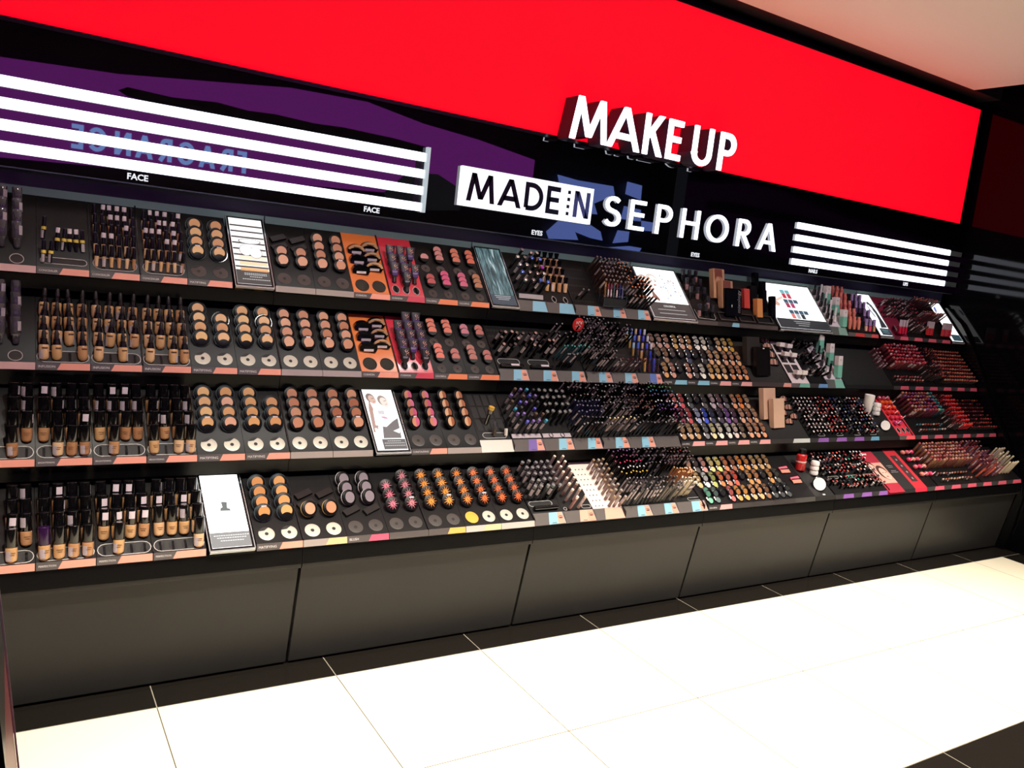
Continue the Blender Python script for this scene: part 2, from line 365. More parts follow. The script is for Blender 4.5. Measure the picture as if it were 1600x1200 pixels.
# ------------------------------------------------------------------ trays
def strip(t, r, x0, w, band=None, text=None, base=STRIPM, frac=0.36, tall=False, eye=False, tsize=0.0125):
    H = 0.0247
    if tall:
        a_ = math.atan2(0.0006 - FL[r][1], 0.034 - FL[r][0]); H = math.hypot(0.0006 - FL[r][1], 0.034 - FL[r][0]); y0 = 0.001; zt = 0.0022
        st = obj('label_strip', MB().box(0.001, w - 0.001, 0, H, 0, 0.0022), base, t, (0, FL[r][0], FL[r][1]), (a_, 0, 0))
    else:
        st = obj('label_strip', MB().box(0.001, w - 0.001, 0, H, 0, 0.0022), base, t, (0, FL[r][0], FL[r][1]), (STA - TH[r], 0, 0)); y0 = 0; zt = 0.0022
    if band:
        xb0 = w * frac
        b0 = MB().prism([(xb0, y0 + 0.0008), (w - 0.0025, y0 + 0.0008), (w - 0.0025 - (0.008 if tall else 0), H - 0.0008), (xb0 + 0.012, H - 0.0008)], zt, zt + 0.0008, 'xy')
        obj('colour_band', b0, band, st)
        if eye:
            xe = w * (frac + (1 - frac) * 0.55)
            obj('eye_picture', MB().prism([(xe - 0.002, y0 + 0.002), (w - 0.004, y0 + 0.002), (w - 0.013, H - 0.002), (xe + 0.004, H - 0.002)], zt + 0.0008, zt + 0.0014, 'xy'), mat((224, 150, 126), 0.5), st)
            xc = (xe + w - 0.006) / 2; yc = (y0 + H) / 2
            obj('eye_mark', MB().prism(circ(xc, yc, 0.011, 0.0035, 10), zt + 0.0014, zt + 0.0018, 'xy').prism(arc(xc, yc + 0.002, 0.014, 0.008, 20, 160, 6) + arc(xc, yc + 0.001, 0.014, 0.006, 160, 20, 6), zt + 0.0014, zt + 0.0017, 'xy'), mat((84, 52, 52), 0.5), st)
            obj('brush_mark', MB().box(xb0 + 0.018, xe - 0.01, y0 + 0.005, y0 + 0.0075, zt + 0.0008, zt + 0.0013), mat((40, 60, 70), 0.5), st)
    if text:
        tm = text_mesh(text, tsize, 0.0002); tw = max(v.co.x for v in tm.vertices); sc = min(1.0, (w * (frac if band else 0.5) - 0.012) / tw)
        lo = obj('lettering', tm, TXTM, st, (0.007, (y0 + H) / 2 - tsize * 0.36 * sc, zt + 0.0004)); lo.scale = (sc, sc, 1)
    return st
def tray(r, m0, m1, label, body=TRAYM, **k):
    x0, x1 = m0 / 6.0, m1 / 6.0
    t = thing('display_tray', label, 'display tray', (x0, AA[r][0], AA[r][1]), (TH[r], 0, 0), 'sloping display trays')
    w = x1 - x0; c, s = FL[r]
    e0 = 0.003 if abs(x0 * 2 - round(x0 * 2)) < 1e-4 else 0.0006
    e1 = 0.003 if abs(x1 * 2 - round(x1 * 2)) < 1e-4 else 0.0006
    obj('tray_body', MB().prism([(c, s), ((0.034, 0) if k.get('tall') else (0, 0)), (LL[r] - 0.002, 0), (LL[r] - 0.002, -0.02), (c + 0.03, s - 0.006)], e0, w - e1), body, t)
    t['w'] = w
    if k.get('nostrip'): return t
    k.pop('nostrip', None)
    strip(t, r, x0, w, **k)
    return t
def ring(t, cx, cy, w, h, fill=True):
    obj('outline', MB().ribbon(pill(cx, cy, w, h), 0.0022, 0.0, 0.0022, True), RINGM, t)
    if fill: obj('recess', MB().prism([(p.x, p.y) for p in [Vector(q) for q in pill(cx, cy, w - 0.004, h - 0.004)]], 0.0, 0.0006, 'xy'), HOLEM, t)
def tester(t, cx, cy, r0=0.028, m=TESTM, notch=True):
    prof = [(r0, 0), (r0, 0.0016), (r0 * 0.9, 0.002), (r0 * 0.25, 0.0012)]
    o = obj('tester_disc', MB().lathe(prof, 24), m, t, (cx, cy, 0.0))
    obj('hub_hole', MB().lathe([(r0 * 0.24, 0.0013), (r0 * 0.24, 0.0018)], 12), HOLEM, o)
    if notch: obj('notch', MB().prism([(-r0 * 0.85, r0 * 0.42), (-r0 * 0.2, r0 * 0.5), (r0 * 0.35, r0 * 0.92)] + arc(0, 0, r0 * 1.0, r0 * 1.0, 70, 150, 6), 0.002, 0.0024, 'xy'), HOLEM, o)
def holes(t, pts, rr=0.004, m=HOLEM, flat=1.0):
    mb = MB()
    for (x, y) in pts: mb.lathe([(rr, 0), (rr, 0.0005)], 8, Matrix.Translation((x, y, 0)))
    obj('hole_pattern', mb, m, t)
# ------------------------------------------------------------------ product kinds
KM = {}
def K(name, fn):
    if name not in KM: KM[name] = fn().mesh(name)
    return KM[name]
def curved_patch(r0, z0, z1, a0, a1, n=5):
    mb = MB(); vs = []
    for rr in (r0, r0 + 0.0004):
        for z in (z0, z1):
            for i in range(n + 1):
                a = math.radians(a0 + (a1 - a0) * i / n); vs.append((rr * math.sin(a), -rr * math.cos(a), z))
    N = n + 1; fs = []
    for i in range(n):
        fs += [(i, N + i, N + i + 1, i + 1), (2 * N + i, 2 * N + i + 1, 3 * N + i + 1, 3 * N + i)]
        fs += [(i, i + 1, 2 * N + i + 1, 2 * N + i), (N + i, 3 * N + i, 3 * N + i + 1, N + i + 1)]
    fs += [(0, 2 * N, 3 * N, N), (n, N + n, 3 * N + n, 2 * N + n)]
    return mb.add(vs, fs)
ORD = ['first', 'second', 'third', 'fourth', 'fifth', 'sixth', 'seventh', 'eighth', 'ninth', 'tenth', 'eleventh', 'twelfth', 'thirteenth', 'fourteenth', 'fifteenth', 'sixteenth', 'seventeenth', 'eighteenth', 'nineteenth', 'twentieth']
def rowname(j): return 'front row' if j == 0 else ORD[j] + ' row'
def lab(look, i, j, where): return '%s, %s in %s, %s' % (look, ORD[i], rowname(j), where)
def place(name, cat, group, label, loc, rot, parts):
    """parts: list of (partname, mesh, mat, [subparts])"""
    if len(parts) == 1 and not (len(parts[0]) > 3 and parts[0][3]):
        o = obj(name, parts[0][1], parts[0][2], None, loc, rot); return tag(o, label, cat, group)
    t = thing(name, label, cat, loc, rot, group)
    for p in parts:
        o = obj(p[0], p[1], p[2], t)
        for q in (p[3] if len(p) > 3 else []): obj(q[0], q[1], q[2], o)
    return t
def found_parts(tone, st, capm=CAPM):
    body = K('bottle_body', lambda: MB().lathe([(0.004, -0.002), (0.010, 0.0), (0.0148, 0.004), (0.0165, 0.011), (0.0168, 0.043), (0.014, 0.046)], 16))
    cap = K('bottle_cap', lambda: MB().lathe([(0.0166, 0.0465), (0.0172, 0.0475), (0.0172, 0.100), (0.0160, 0.1015)], 16))
    P = [('bottle', body, tone, []), ('cap', cap, capm, [])]
    if st == 1: P[0][3].append(('label_sticker', K('fst1', lambda: curved_patch(0.0169, 0.006, 0.034, -62, -12)), STICKB))
    if st == 2: P[1][3].append(('label_sticker', K('fst2', lambda: curved_patch(0.0174, 0.066, 0.090, -20, 40)), STICK))
    if st == 3: P[1][3].append(('label_sticker', K('fst3', lambda: curved_patch(0.0174, 0.062, 0.090, 55, 85)), STICKB))
    if st == 4: P[1][3].append(('label_sticker', K('fst4', lambda: curved_patch(0.0174, 0.058, 0.088, -70, -15)), STICKB))
    P[0][3].append(('print', K('fpr', lambda: curved_patch(0.0169, 0.028, 0.030, -35, 30).add(*(lambda m: (m.v, m.f))(curved_patch(0.0169, 0.022, 0.024, -25, 20)))), mat((110, 72, 44), 0.5)))
    return P
TONES = [(212, 170, 128), (198, 154, 108), (204, 160, 112), (186, 138, 98), (216, 178, 140), (168, 120, 84)]
def tone(i, rough=0.25): return mat(TONES[i % len(TONES)], rough)
def foundations(r, m, where, fronts, rows=(0.010, 0.068, 0.126, 0.184), cols=4, skip=(), look='black-capped tan foundation bottle', stick_front=True, tbase=0, seedk=0):
    rnd = random.Random(r * 100 + m + seedk)
    for j, v in enumerate(rows):
        n = 0
        for i in range(cols):
            if (j == 0 and i not in fronts) or (j, i) in skip: continue
            if m == -6 and i < 2: continue
            x = m / 6.0 + 0.024 + 0.0395 * i
            st = rnd.choice([0, 0, 2, 3, 4, 0]) if j else rnd.choice([1, 1, 0])
            capm = CAPM if not (r == 4 and m == -5 and j == 0 and i == 0) else mat((46, 18, 60), 0.2)
            place('foundation_bottle', 'bottle', 'foundation bottles on the %s' % RN[r], lab(look, n, j, where), SP(r, x, v, 0.001), (math.radians(-8 + rnd.uniform(-2, 2)), 0, rnd.uniform(-.3, .3)),
                  found_parts(tone(tbase + i + (1 if rnd.random() > .6 else 0)), st, capm))
            n += 1
def drop_parts(tone_, st):
    body = K('dropper_body', lambda: MB().lathe([(0.006, -0.002), (0.011, 0.001), (0.0148, 0.006), (0.0158, 0.012), (0.0158, 0.046), (0.0135, 0.050)], 16))
    coll = K('dropper_collar', lambda: MB().lathe([(0.0135, 0.0503), (0.0132, 0.054), (0.0105, 0.066), (0.0100, 0.071)], 14))
    bulb = K('dropper_bulb', lambda: MB().lathe([(0.0072, 0.0712), (0.0078, 0.075), (0.0068, 0.092), (0.0045, 0.099), (0.001, 0.101)], 12))
    P = [('bottle', body, tone_, [('print', K('dpr', lambda: curved_patch(0.0159, 0.036, 0.041, -30, 40)), mat((84, 52, 32), .5))]), ('collar', coll, CAPM, []), ('dropper_bulb', bulb, mat((34, 26, 26), 0.5), [])]
    if st: P[0][3].append(('label_sticker', K('dst%d' % st, lambda: curved_patch(0.0160, 0.002, 0.030, -70 if st == 1 else 30, -20 if st == 1 else 80)), STICKB))
    return P
def droppers(m, where, fronts):
    rnd = random.Random(m)
    for j, v in enumerate((0.014, 0.076, 0.138, 0.200)):
        n = 0
        for i in range(4):
            if j == 0 and i not in fronts: continue
            place('dropper_bottle', 'bottle', 'dropper bottles on the second shelf', lab('tan dropper bottle with black bulb', n, j, where), SP(2, m / 6.0 + 0.024 + 0.0395 * i, v, 0.001), (math.radians(-8), 0, rnd.uniform(-.4, .4)), drop_parts(tone(i), rnd.choice([0, 0, 1, 2])))
            n += 1
def conc_parts(bodym, st, band=None):
    body = K('conc_body', lambda: MB().lathe([(0.003, 0), (0.0055, 0.001), (0.0068, 0.030), (0.0072, 0.038)], 10))
    cap = K('conc_cap', lambda: MB().lathe([(0.0074, 0.0385), (0.0076, 0.040), (0.0066, 0.078), (0.005, 0.080)], 10))
    P = [('tube', body, bodym, []), ('cap', cap, mat((13, 13, 15), 0.3), [])]
    if band: P.append(('collar', K('conc_collar', lambda: MB().lathe([(0.0082, 0.033), (0.0082, 0.0435)], 12)), band))
    if st == 1: P[0][3].append(('label_sticker', K('cst1', lambda: curved_patch(0.0078, 0.002, 0.030, -60, 30)), STICKB))
    if st == 2: P[1][3].append(('label_sticker', K('cst2', lambda: curved_patch(0.0079, 0.062, 0.080, -70, 70)), STICK))
    return P
def concealers(m, where, cols, rows, fronts=None, keep=None, band=None, look='slim tan concealer tube with black cap'):
    rnd = random.Random(m + 50)
    for j, v in enumerate(rows):
        n = 0
        for i in range(cols):
            if keep and (j, i) not in keep: continue
            x = m / 6.0 + 0.021 + (0.125 / (cols - 1)) * i
            st = rnd.choice([0, 2, 2, 0, 1] if j else [0, 0, 1])
            place('concealer_tube', 'tube', 'concealer tubes on the top shelf', lab(look, n, j, where), SP(1, x, v, 0.001), (math.radians(-6), 0, rnd.uniform(-.6, .6)), conc_parts(band and BLACK or tone(i), st or (1 if band else 0), band))
            n += 1
def clearb(r, where, keep):
    CL = mat((104, 98, 108), 0.07, trans=0.55, spec=0.8)
    for (j, i) in keep:
        place('clear_bottle', 'bottle', 'clear dark bottles at the left edge', lab('smoky clear cylinder bottle', i, j, where), SP(r, -1 + 0.062 + 0.047 * i, 0.072 + 0.054 * j, 0.001), (math.radians(-8), 0, 0.2 * i),
              [('bottle', K('clb', lambda: MB().lathe([(0.006, 0), (0.010, 0.003), (0.0115, 0.026), (0.0155, 0.034)], 14)), CL, []),
               ('cap', K('clc', lambda: MB().lathe([(0.0158, 0.0345), (0.0168, 0.037), (0.0162, 0.090), (0.0148, 0.093)], 14)), CL,
                [('label_sticker', K('cls', lambda: curved_patch(0.0170, 0.046, 0.078, 10, 60)), STICKB)] if (i + j) % 2 else [])])
def compact_parts(pan, style):
    R0, R1 = 0.0305, 0.0208
    CAPC = mat((9, 9, 10), 0.4, spec=0.25)
    if style == 'arch':
        case = K('compact_case', lambda: MB().lathe([(R0 - 0.002, -0.004), (R0, -0.002), (R0, 0.003), (R0 - 0.004, 0.005)], 26))
        pm = K('compact_pan_arch', lambda: MB().prism(arc(0, 0.002, R1, R1, -28, 208, 20) + arc(0, -0.0275, 0.0235, 0.0235, 132, 48, 8), 0.0052, 0.0062, 'xy'))
        return [('case', case, CAPC, [('clear_rim', K('compact_rim', lambda: MB().lathe([(R0 + 0.001, -0.006), (R0 + 0.0035, -0.006), (R0 + 0.0035, -0.0045), (R0 + 0.001, -0.0045)], 26)), mat((60, 74, 78), 0.1))]), ('powder_pan', pm, pan)]
    if style == 'chord':
        case = K('compact_case2', lambda: MB().lathe([(R0 - 0.002, -0.006), (R0, -0.004), (R0, 0.003), (R0 - 0.004, 0.005)], 26))
        pm = K('compact_pan_chord', lambda: MB().prism([(-R1 * 0.62, -R1 * 0.98)] + arc(0, 0, R1, R1, -62, 195, 22), 0.0052, 0.0062, 'xy'))
        return [('case', case, CAPC), ('powder_pan', pm, pan)]
    if style == 'duo':
        case = K('compact_case3', lambda: MB().lathe([(R0 - 0.003, -0.006), (R0 - 0.001, -0.004), (R0 - 0.001, 0.003), (R0 - 0.005, 0.005)], 26))
        a = K('pan_left', lambda: MB().prism(arc(0, 0, R1, R1, 90, 270, 14), 0.0052, 0.0062, 'xy')); b2 = K('pan_right', lambda: MB().prism(arc(0, 0, R1, R1, -90, 90, 14), 0.0052, 0.0062, 'xy'))
        return [('case', case, CAPC), ('powder_pan', a, pan[0]), ('powder_pan', b2, pan[1])]
    if style == 'silver':
        case = K('compact_case4', lambda: MB().lathe([(R0 - 0.002, -0.007), (R0, -0.005), (R0, 0.003), (R0 - 0.004, 0.005)], 26))
        return [('case', case, CAPC, [('pale_rim', K('compact_rim4', lambda: MB().lathe([(R0 - 0.001, -0.010), (R0 + 0.0005, -0.010), (R0 + 0.0005, -0.0072), (R0 - 0.001, -0.0072)], 26)), pan[1])]),
                ('powder_pan', K('pan4', lambda: MB().prism(circ(0, 0, R1 + 0.001), 0.0052, 0.0062, 'xy')), pan[0])]
    if style == 'star':
        case = K('compact_case5', lambda: MB().lathe([(R0 - 0.003, -0.006), (R0 - 0.001, -0.004), (R0 - 0.001, 0.003), (R0 - 0.005, 0.005)], 24))
        pts = []
        for k in range(22):
            a = 2 * PI * k / 22 + 0.1; rr = ((0.0265, 0.0215, 0.0245)[(k // 2) % 3] if k % 2 == 0 else 0.0075)
            pts.append((rr * math.cos(a) * 0.95, rr * math.sin(a)))
        return [('case', case, CAPC), ('petal_emblem', K('star5', lambda: MB().prism(pts, 0.0052, 0.0062, 'xy')), pan, [('slot', K('star5s', lambda: MB().box(-0.001, 0.001, -0.009, 0.004, 0.0062, 0.0068, Matrix.Rotation(0.5, 4, 'Z'))), mat((60, 20, 15), .5))])]
    if style == 'mini':
        case = K('mini_case', lambda: MB().lathe([(0.0225, -0.004), (0.0240, -0.002), (0.0240, 0.002), (0.022, 0.004)], 22))
        pm = K('mini_pan', lambda: MB().prism(arc(0, 0, 0.0195, 0.0195, -20, 200, 16), 0.0041, 0.0049, 'xy'))
        return [('case', case, CAPC), ('powder_pan', pm, pan)]
def compacts(r, m, where, keep, pans, style='arch', v0=0.102, dv=0.046, yaw=0.0, look='round powder compact in black case', cols=(0.043, 0.124), up=66, hh=0.028, group=None, name='powder_compact'):
    rnd = random.Random(r * 7 + m)
    for j in range(4):
        n = 0
        for i, cx in enumerate(cols):
            if (j, i) not in keep: continue
            x, y, z = SP(r, m / 6.0 + cx, v0 + dv * j, 0)
            p = pans[(i + 2 * j) % len(pans)]
            parts = compact_parts(p, style)
            if rnd.random() > .6 and j == 0: parts = parts + [('label_sticker', K('tester_tag', lambda: MB().box(-0.009, 0.009, 0.0200, 0.0250, 0.005, 0.0062)), STICK)]
            place(name, 'compact', group or 'powder compacts on the %s' % RN[r], lab(look, n, j, where), (x, y, z + hh), (math.radians(up + rnd.uniform(-3, 3)), 0, yaw + rnd.uniform(-.05, .05)), parts)
            n += 1
ALL4 = [(j, i) for j in range(4) for i in range(2)]
def T_compact(r, m, label, where, keep, pans, style='arch', tm=TESTM, notch=None, slots=(), body=TRAYM, **kw):
    sk = {k: kw.pop(k) for k in ('band', 'text', 'base', 'frac', 'tall') if k in kw}
    t = tray(r, m, m + 1, label, body, **sk)
    for cx in (0.043, 0.124): tester(t, cx, 0.040, 0.0285, tm, (style == 'arch') if notch is None else notch)
    for (j, i) in slots:
        obj('slot', MB().box(-0.034, 0.034, -0.013, 0.013, 0.0, 0.012, Matrix.Rotation(0.42, 4, 'Z')), mat((10, 10, 11), 0.35), t, ((0.043, 0.124)[i], 0.112 + 0.046 * j, 0))
    compacts(r, m, where, keep, pans, style, **kw)
    return t
def sticks(name, cat, look, r, m0, w, where, nx, rows, rad, ln, barrel, end, group, xoff=0.012, keep=None, jit=0.002, st_p=0.15, endlen=0.006, jrot=0.04, ends=None, barrels=None, tip=None, skip_p=0.0, seg=8, lean=0.0, cname='end_cap', hx=None, j0=0):
    """items standing in holes, square to the sloping tray"""
    rnd = random.Random(hash((name, r, int(m0 * 10))) if False else (r * 1000 + int(m0 * 10) + len(name)))
    kb = 'stick_b_%g_%g' % (rad, ln); ke = 'stick_e_%g_%g_%g_%s' % (rad, ln, endlen, tip)
    mb_ = K(kb, lambda: MB().lathe([(rad, 0), (rad, ln)], seg))
    if tip == 'dome': me_ = K(ke, lambda: MB().lathe([(rad * 1.02, ln + 0.0002), (rad * 1.02, ln + endlen * .5), (rad * 0.7, ln + endlen * .85), (rad * .2, ln + endlen)], seg))
    elif tip == 'fat': me_ = K(ke, lambda: MB().lathe([(rad * 1.0, ln + 0.0002), (rad * 1.45, ln + endlen * .4), (rad * 1.35, ln + endlen * .8), (rad * .5, ln + endlen)], seg))
    else: me_ = K(ke, lambda: MB().lathe([(rad * 1.0, ln + 0.0002), (rad * 0.98, ln + endlen)], seg))
    ks = K('stick_s_%g_%g' % (rad, ln), lambda: curved_patch(rad + 0.0002, ln * 0.40, ln * 0.90, -90, 5, 4))
    for j, v in enumerate(rows):
        n = 0
        for i in range(nx):
            if keep and (j, i) not in keep: continue
            if skip_p and rnd.random() < skip_p: continue
            x = m0 / 6.0 + xoff + (w - 2 * xoff) * (i / max(1, nx - 1))
            bm = barrels[(i * 3 + j * 5 + rnd.randrange(2)) % len(barrels)] if barrels else barrel
            em = ends[(i + j * 2 + rnd.randrange(2)) % len(ends)] if ends else end
            parts = [('barrel', mb_, bm, []), (cname, me_, em)]
            if rnd.random() < (min(0.8, st_p * 3.2) if i == 0 else min(0.6, st_p * 1.8) if i == 1 else st_p): parts[0][3].append(('label_sticker', ks, STICKB))
            loc_ = SP(r, x + rnd.uniform(-jit, jit), v + rnd.uniform(-jit, jit), 0.0008); rot_ = (TH[r] + lean + rnd.uniform(-jrot, jrot), rnd.uniform(-jrot, jrot), 0)
            if name == 'eye_pencil' and m0 >= 10:
                FAR.append((loc_, rot_, [(p[1], p[2]) for p in parts] + [(q[1], q[2]) for q in parts[0][3]])); n += 1; continue
            place(name, cat, group, lab(look, n, j + j0, where), loc_, rot_, parts)
            n += 1
FAR = []
def screen(r, m0, m1, label, artfn, bright=1.5, frame=mat((40, 42, 44), 0.2, 0.5), textpanel=None, bgc=(255, 255, 255), panel_m=None):
    x0, x1 = m0 / 6.0, m1 / 6.0; w = x1 - x0 - 0.012; L = LL[r] + 0.012
    t = thing('light_screen', label, 'display screen', (x0 + 0.006, AA[r][0], AA[r][1]), (TH[r], 0, 0), 'lit advertising screens')
    f = MB().box(0, w, -0.022, L, -0.018, 0.006)
    obj('housing', f, mat((14, 15, 16), 0.15, 0.2), t)
    obj('silver_edge', MB().ribbon([(0.002, -0.019), (w - 0.002, -0.019), (w - 0.002, L - 0.002), (0.002, L - 0.002)], 0.0035, 0.006, 0.008, True), mat((190, 200, 205), 0.2, 0.7), t)
    obj('front_edge', MB().box(0.002, w - 0.002, -0.024, -0.0215, -0.004, 0.007), mat((225, 230, 232), 0.25, 0.5, ), t)
    p = obj('screen_panel', MB().box(0.011, w - 0.011, -0.008, L - 0.012, 0.006, 0.0075), panel_m or mat(bgc, 0.2, emit=bright), t)
    artfn(p, w, L, 0.0076)
    return t
def shape(p, name, pts, m, z): return obj(name, MB().prism(pts, z, z + 0.0004, 'xy'), m, p)
def tlines(p, cx, ys, ws, z, m=None, h=0.0028):
    mb = MB()
    for y, ww in zip(ys, ws):
        n = max(2, int(ww / 0.008)); 
        for k in range(n):
            mb.box(cx - ww / 2 + ww * k / n, cx - ww / 2 + ww * (k + 0.75) / n, y, y + h, z, z + 0.0003)
    obj('caption_lines', mb, m or mat((245, 245, 245), 0.4, emit=0.8), p)
# ------------------------------------------------------------------ colours
def P(*a, rough=0.45): return mat(a, rough)
YEL = [P(218, 170, 108), P(212, 160, 104), P(208, 150, 90), P(196, 134, 76)]
PEACH = [P(214, 158, 128), P(206, 148, 118), P(196, 134, 102), P(186, 122, 88)]
TAN = [P(188, 128, 98), P(176, 112, 80), P(196, 140, 108), P(160, 92, 62)]
BLUE = P(132, 184, 206); SKY = P(140, 178, 214); PINKB = P(222, 92, 116); LILAC = P(150, 92, 170)
STRIPL = mat((168, 156, 150), 0.15, coat=0.5); STRIPG = mat((190, 184, 176), 0.3, spec=0.9)
PALEP = P(214, 170, 168)
# ---- bottom shelf
T = lambda r, m, label, **k: tray(r, m, m + 1, label, **k)
for r, txt, nm in ((4, 'PERFECTION', 'perfection'), (3, 'BRIGHTENING', 'brightening')):
    pos = ['at the left edge of the view', 'second bottle tray from left', 'third bottle tray from left', 'fourth bottle tray from left']
    fr = {4: [(2,), (0, 1, 2, 3), (1,), (3,)], 3: [(2,), (1, 2, 3), (1,), (0, 2, 3)]}[r]
    for q, m in enumerate((-6, -5, -4, -3)):
        t = T(r, m, 'black bottle tray with %s strip on %s, %s' % ('lettered' if q else 'salmon', RN[r], pos[q]), band=SALMON, text=txt if q else None, frac=0.36 if q else 0.0)
        ring(t, 0.083, 0.026, 0.158, 0.046)
        for i in range(4):
            if i in fr[q] or m == -6 and i < 2: continue
            obj('bottle_well', MB().prism(pill(0.024 + 0.0395 * i, 0.024, 0.028, 0.036), 0.0006, 0.0012, 'xy'), mat((22, 20, 24), .35), t)
        where = '%s, %s' % (RN[r], ['leftmost tray', 'second tray', 'third tray', 'fourth tray'][q])
        foundations(r, m, where, fr[q], tbase=0 if r == 4 else 2)
# ---- second shelf droppers
for q, m in enumerate((-5, -4, -3)):
    t = T(2, m, 'black dropper bottle tray lettered INFUSION, %s from left' % ORD[q], band=SALMON, text='INFUSION', frac=0.38, tsize=0.0145)
    ring(t, 0.083, 0.026, 0.158, 0.046)
    fr = [(0, 1, 3), (0, 2), (0, 2, 3)][q]
    for i in range(4):
        if i not in fr: obj('bottle_well', MB().prism(pill(0.024 + 0.0395 * i, 0.024, 0.030, 0.038), 0.0006, 0.0012, 'xy'), mat((18, 18, 22), .35), t)
    droppers(m, 'second shelf, %s dropper tray' % ORD[q], fr)
for r in (1, 2):
    t = T(r, -6, 'black tray with pale pink blank strip on %s, left edge' % RN[r], base=PALEP)
    obj('outline', MB().ribbon(circ(0.108, 0.026, 0.021), 0.002, 0, 0.002, True), RINGM, t)
    obj('recess', MB().prism(circ(0.108, 0.026, 0.019), 0, 0.0006, 'xy'), HOLEM, t)
    clearb(r, '%s, leftmost tray' % RN[r], [(j, i) for j in range(4) for i in range(2)] )
# ---- top shelf concealers
YB = P(224, 196, 92)
t = T(1, -5, 'nearly empty black concealer tray with outlined empty wells', band=SALMON, text='CONCEALER', frac=0.42)
ring(t, 0.085, 0.030, 0.146, 0.028)
concealers(-5, 'top shelf, near-empty tray', 7, (0.018, 0.080, 0.128), keep=[(0, 0), (0, 1), (1, 2), (1, 3), (1, 4), (1, 5), (1, 6), (2, 0)], band=YB, look='thin black tube with yellow collar')
for q, m in enumerate((-4, -3)):
    t = T(1, m, 'full black concealer tray lettered CONCEALER, %s' % ['beside the near-empty one', 'beside the round compacts'][q], band=SALMON, text='CONCEALER', frac=0.42)
    ring(t, 0.084, 0.036, 0.146, 0.054)
    concealers(m, 'top shelf, %s tray' % ['first full', 'second full'][q], 6, (0.020, 0.078, 0.124, 0.170, 0.216))
# ---- matifying compacts
T_compact(1, -2, 'black compact tray lettered MATIFYING left of swatch screen', 'top shelf, left of screen', ALL4, YEL, tm=TESTD, band=SALMON, text='MATIFYING', frac=0.42, notch=True)
T_compact(2, -2, 'black compact tray lettered MATIFYING beside the dropper bottles', 'second shelf, beside droppers', [k for k in ALL4 if k != (3, 1)], YEL, band=SALMON, text='MATIFYING', frac=0.45)
T_compact(2, -1, 'black compact tray lettered MATIFYING below the swatch screen', 'second shelf, below screen', ALL4, YEL, band=SALMON, text='MATIFYING', frac=0.45)
T_compact(3, -2, 'black compact tray lettered MATIFYING on third shelf beside bottles', 'third shelf, beside bottles', ALL4, [YEL[1], PEACH[0], YEL[0], YEL[2]], band=SALMON, text='MATIFYING', frac=0.45)
T_compact(3, -1, 'black compact tray lettered MATIFYING on third shelf above compacts', 'third shelf, second compact tray', [k for k in ALL4 if k != (3, 1)], [YEL[2], YEL[3]], band=SALMON, text='MATIFYING', frac=0.45)
T_compact(4, -1, 'black compact tray lettered MATIFYING right of bright white screen', 'bottom shelf, beside white screen', ALL4, [YEL[3], YEL[2]], band=SALMON, text='MATIFYING', frac=0.48)
# ---- yawed compacts
YW = dict(style='chord', yaw=0.08, notch=False)
T_compact(1, 0, 'black compact tray with two empty slots on the top shelf', 'top shelf, half-empty tray', [(j, i) for j in (0, 1) for i in (0, 1)], PEACH, tm=TESTD, base=STRIPL, slots=[(2, 0), (2, 1), (3, 0), (3, 1)], **YW)
T_compact(1, 1, 'full black compact tray left of the top orange tray', 'top shelf, left of orange', ALL4, PEACH[1:], tm=TESTD, base=STRIPL, **YW)
T_compact(2, 0, 'black compact tray, left one of two on the second shelf', 'second shelf, pale strip tray', ALL4, PEACH, base=STRIPL, **YW)
T_compact(2, 1, 'black compact tray left of the second-shelf orange tray', 'second shelf, left of orange', ALL4, PEACH[1:], base=STRIPL, **YW)
T_compact(3, 0, 'black compact tray with pale strip on third shelf, left one', 'third shelf, pale strip tray', ALL4, TAN[:3], base=STRIPL, **YW)
T_compact(3, 1, 'black compact tray left of the couple photograph screen', 'third shelf, left of screen', ALL4, TAN[1:], base=STRIPL, **YW)
DUOA = [(P(206, 140, 110), P(206, 96, 132)), (P(198, 130, 104), P(214, 118, 150)), (P(190, 120, 96), P(200, 90, 126))]
DUOB = [(P(222, 178, 140), P(160, 96, 66)), (P(214, 168, 132), P(176, 110, 80))]
T_compact(3, 3, 'black tray of pink two-tone compacts lettered CONTOURING', 'third shelf, right of screen', ALL4, DUOA, 'duo', TESTD, False, band=SALMON, text='CONTOURING', frac=0.5, yaw=0.35, look='two-tone pink and tan compact', name='duo_compact')
T_compact(3, 4, 'black tray of brown two-tone compacts beside empty slotted tray', 'third shelf, beside slotted tray', ALL4, DUOB, 'duo', TESTD, False, base=STRIPL, yaw=0.35, look='two-tone cream and brown compact', name='duo_compact')
YLR = P(206, 172, 106)
T_compact(4, 0, 'mostly empty black compact tray under third shelf, pale wording', 'bottom shelf, mostly empty tray', [(0, 0), (0, 1)], [(PEACH[1], YLR), (PEACH[2], YLR)], 'silver', TESTM, False, slots=[(1, 0), (1, 1), (2, 0), (2, 1)], base=STRIPL, band=P(232, 190, 140), frac=0.5, yaw=0.25, look='peach compact with yellow rim', name='rimmed_compact', hh=0.032)
SILV = (mat((146, 134, 142), 0.4, 0.2), P(206, 200, 202))
T_compact(4, 1, 'black tray of silvery compacts with red-pink label', 'bottom shelf, silver tray', [k for k in ALL4 if k[0] > 0], [SILV], 'silver', TESTD, False, slots=[(0, 0), (0, 1)], band=PINKB, text='BLUSH', frac=0.5, yaw=0.3, look='silver-pink compact with pale rim', name='rimmed_compact')
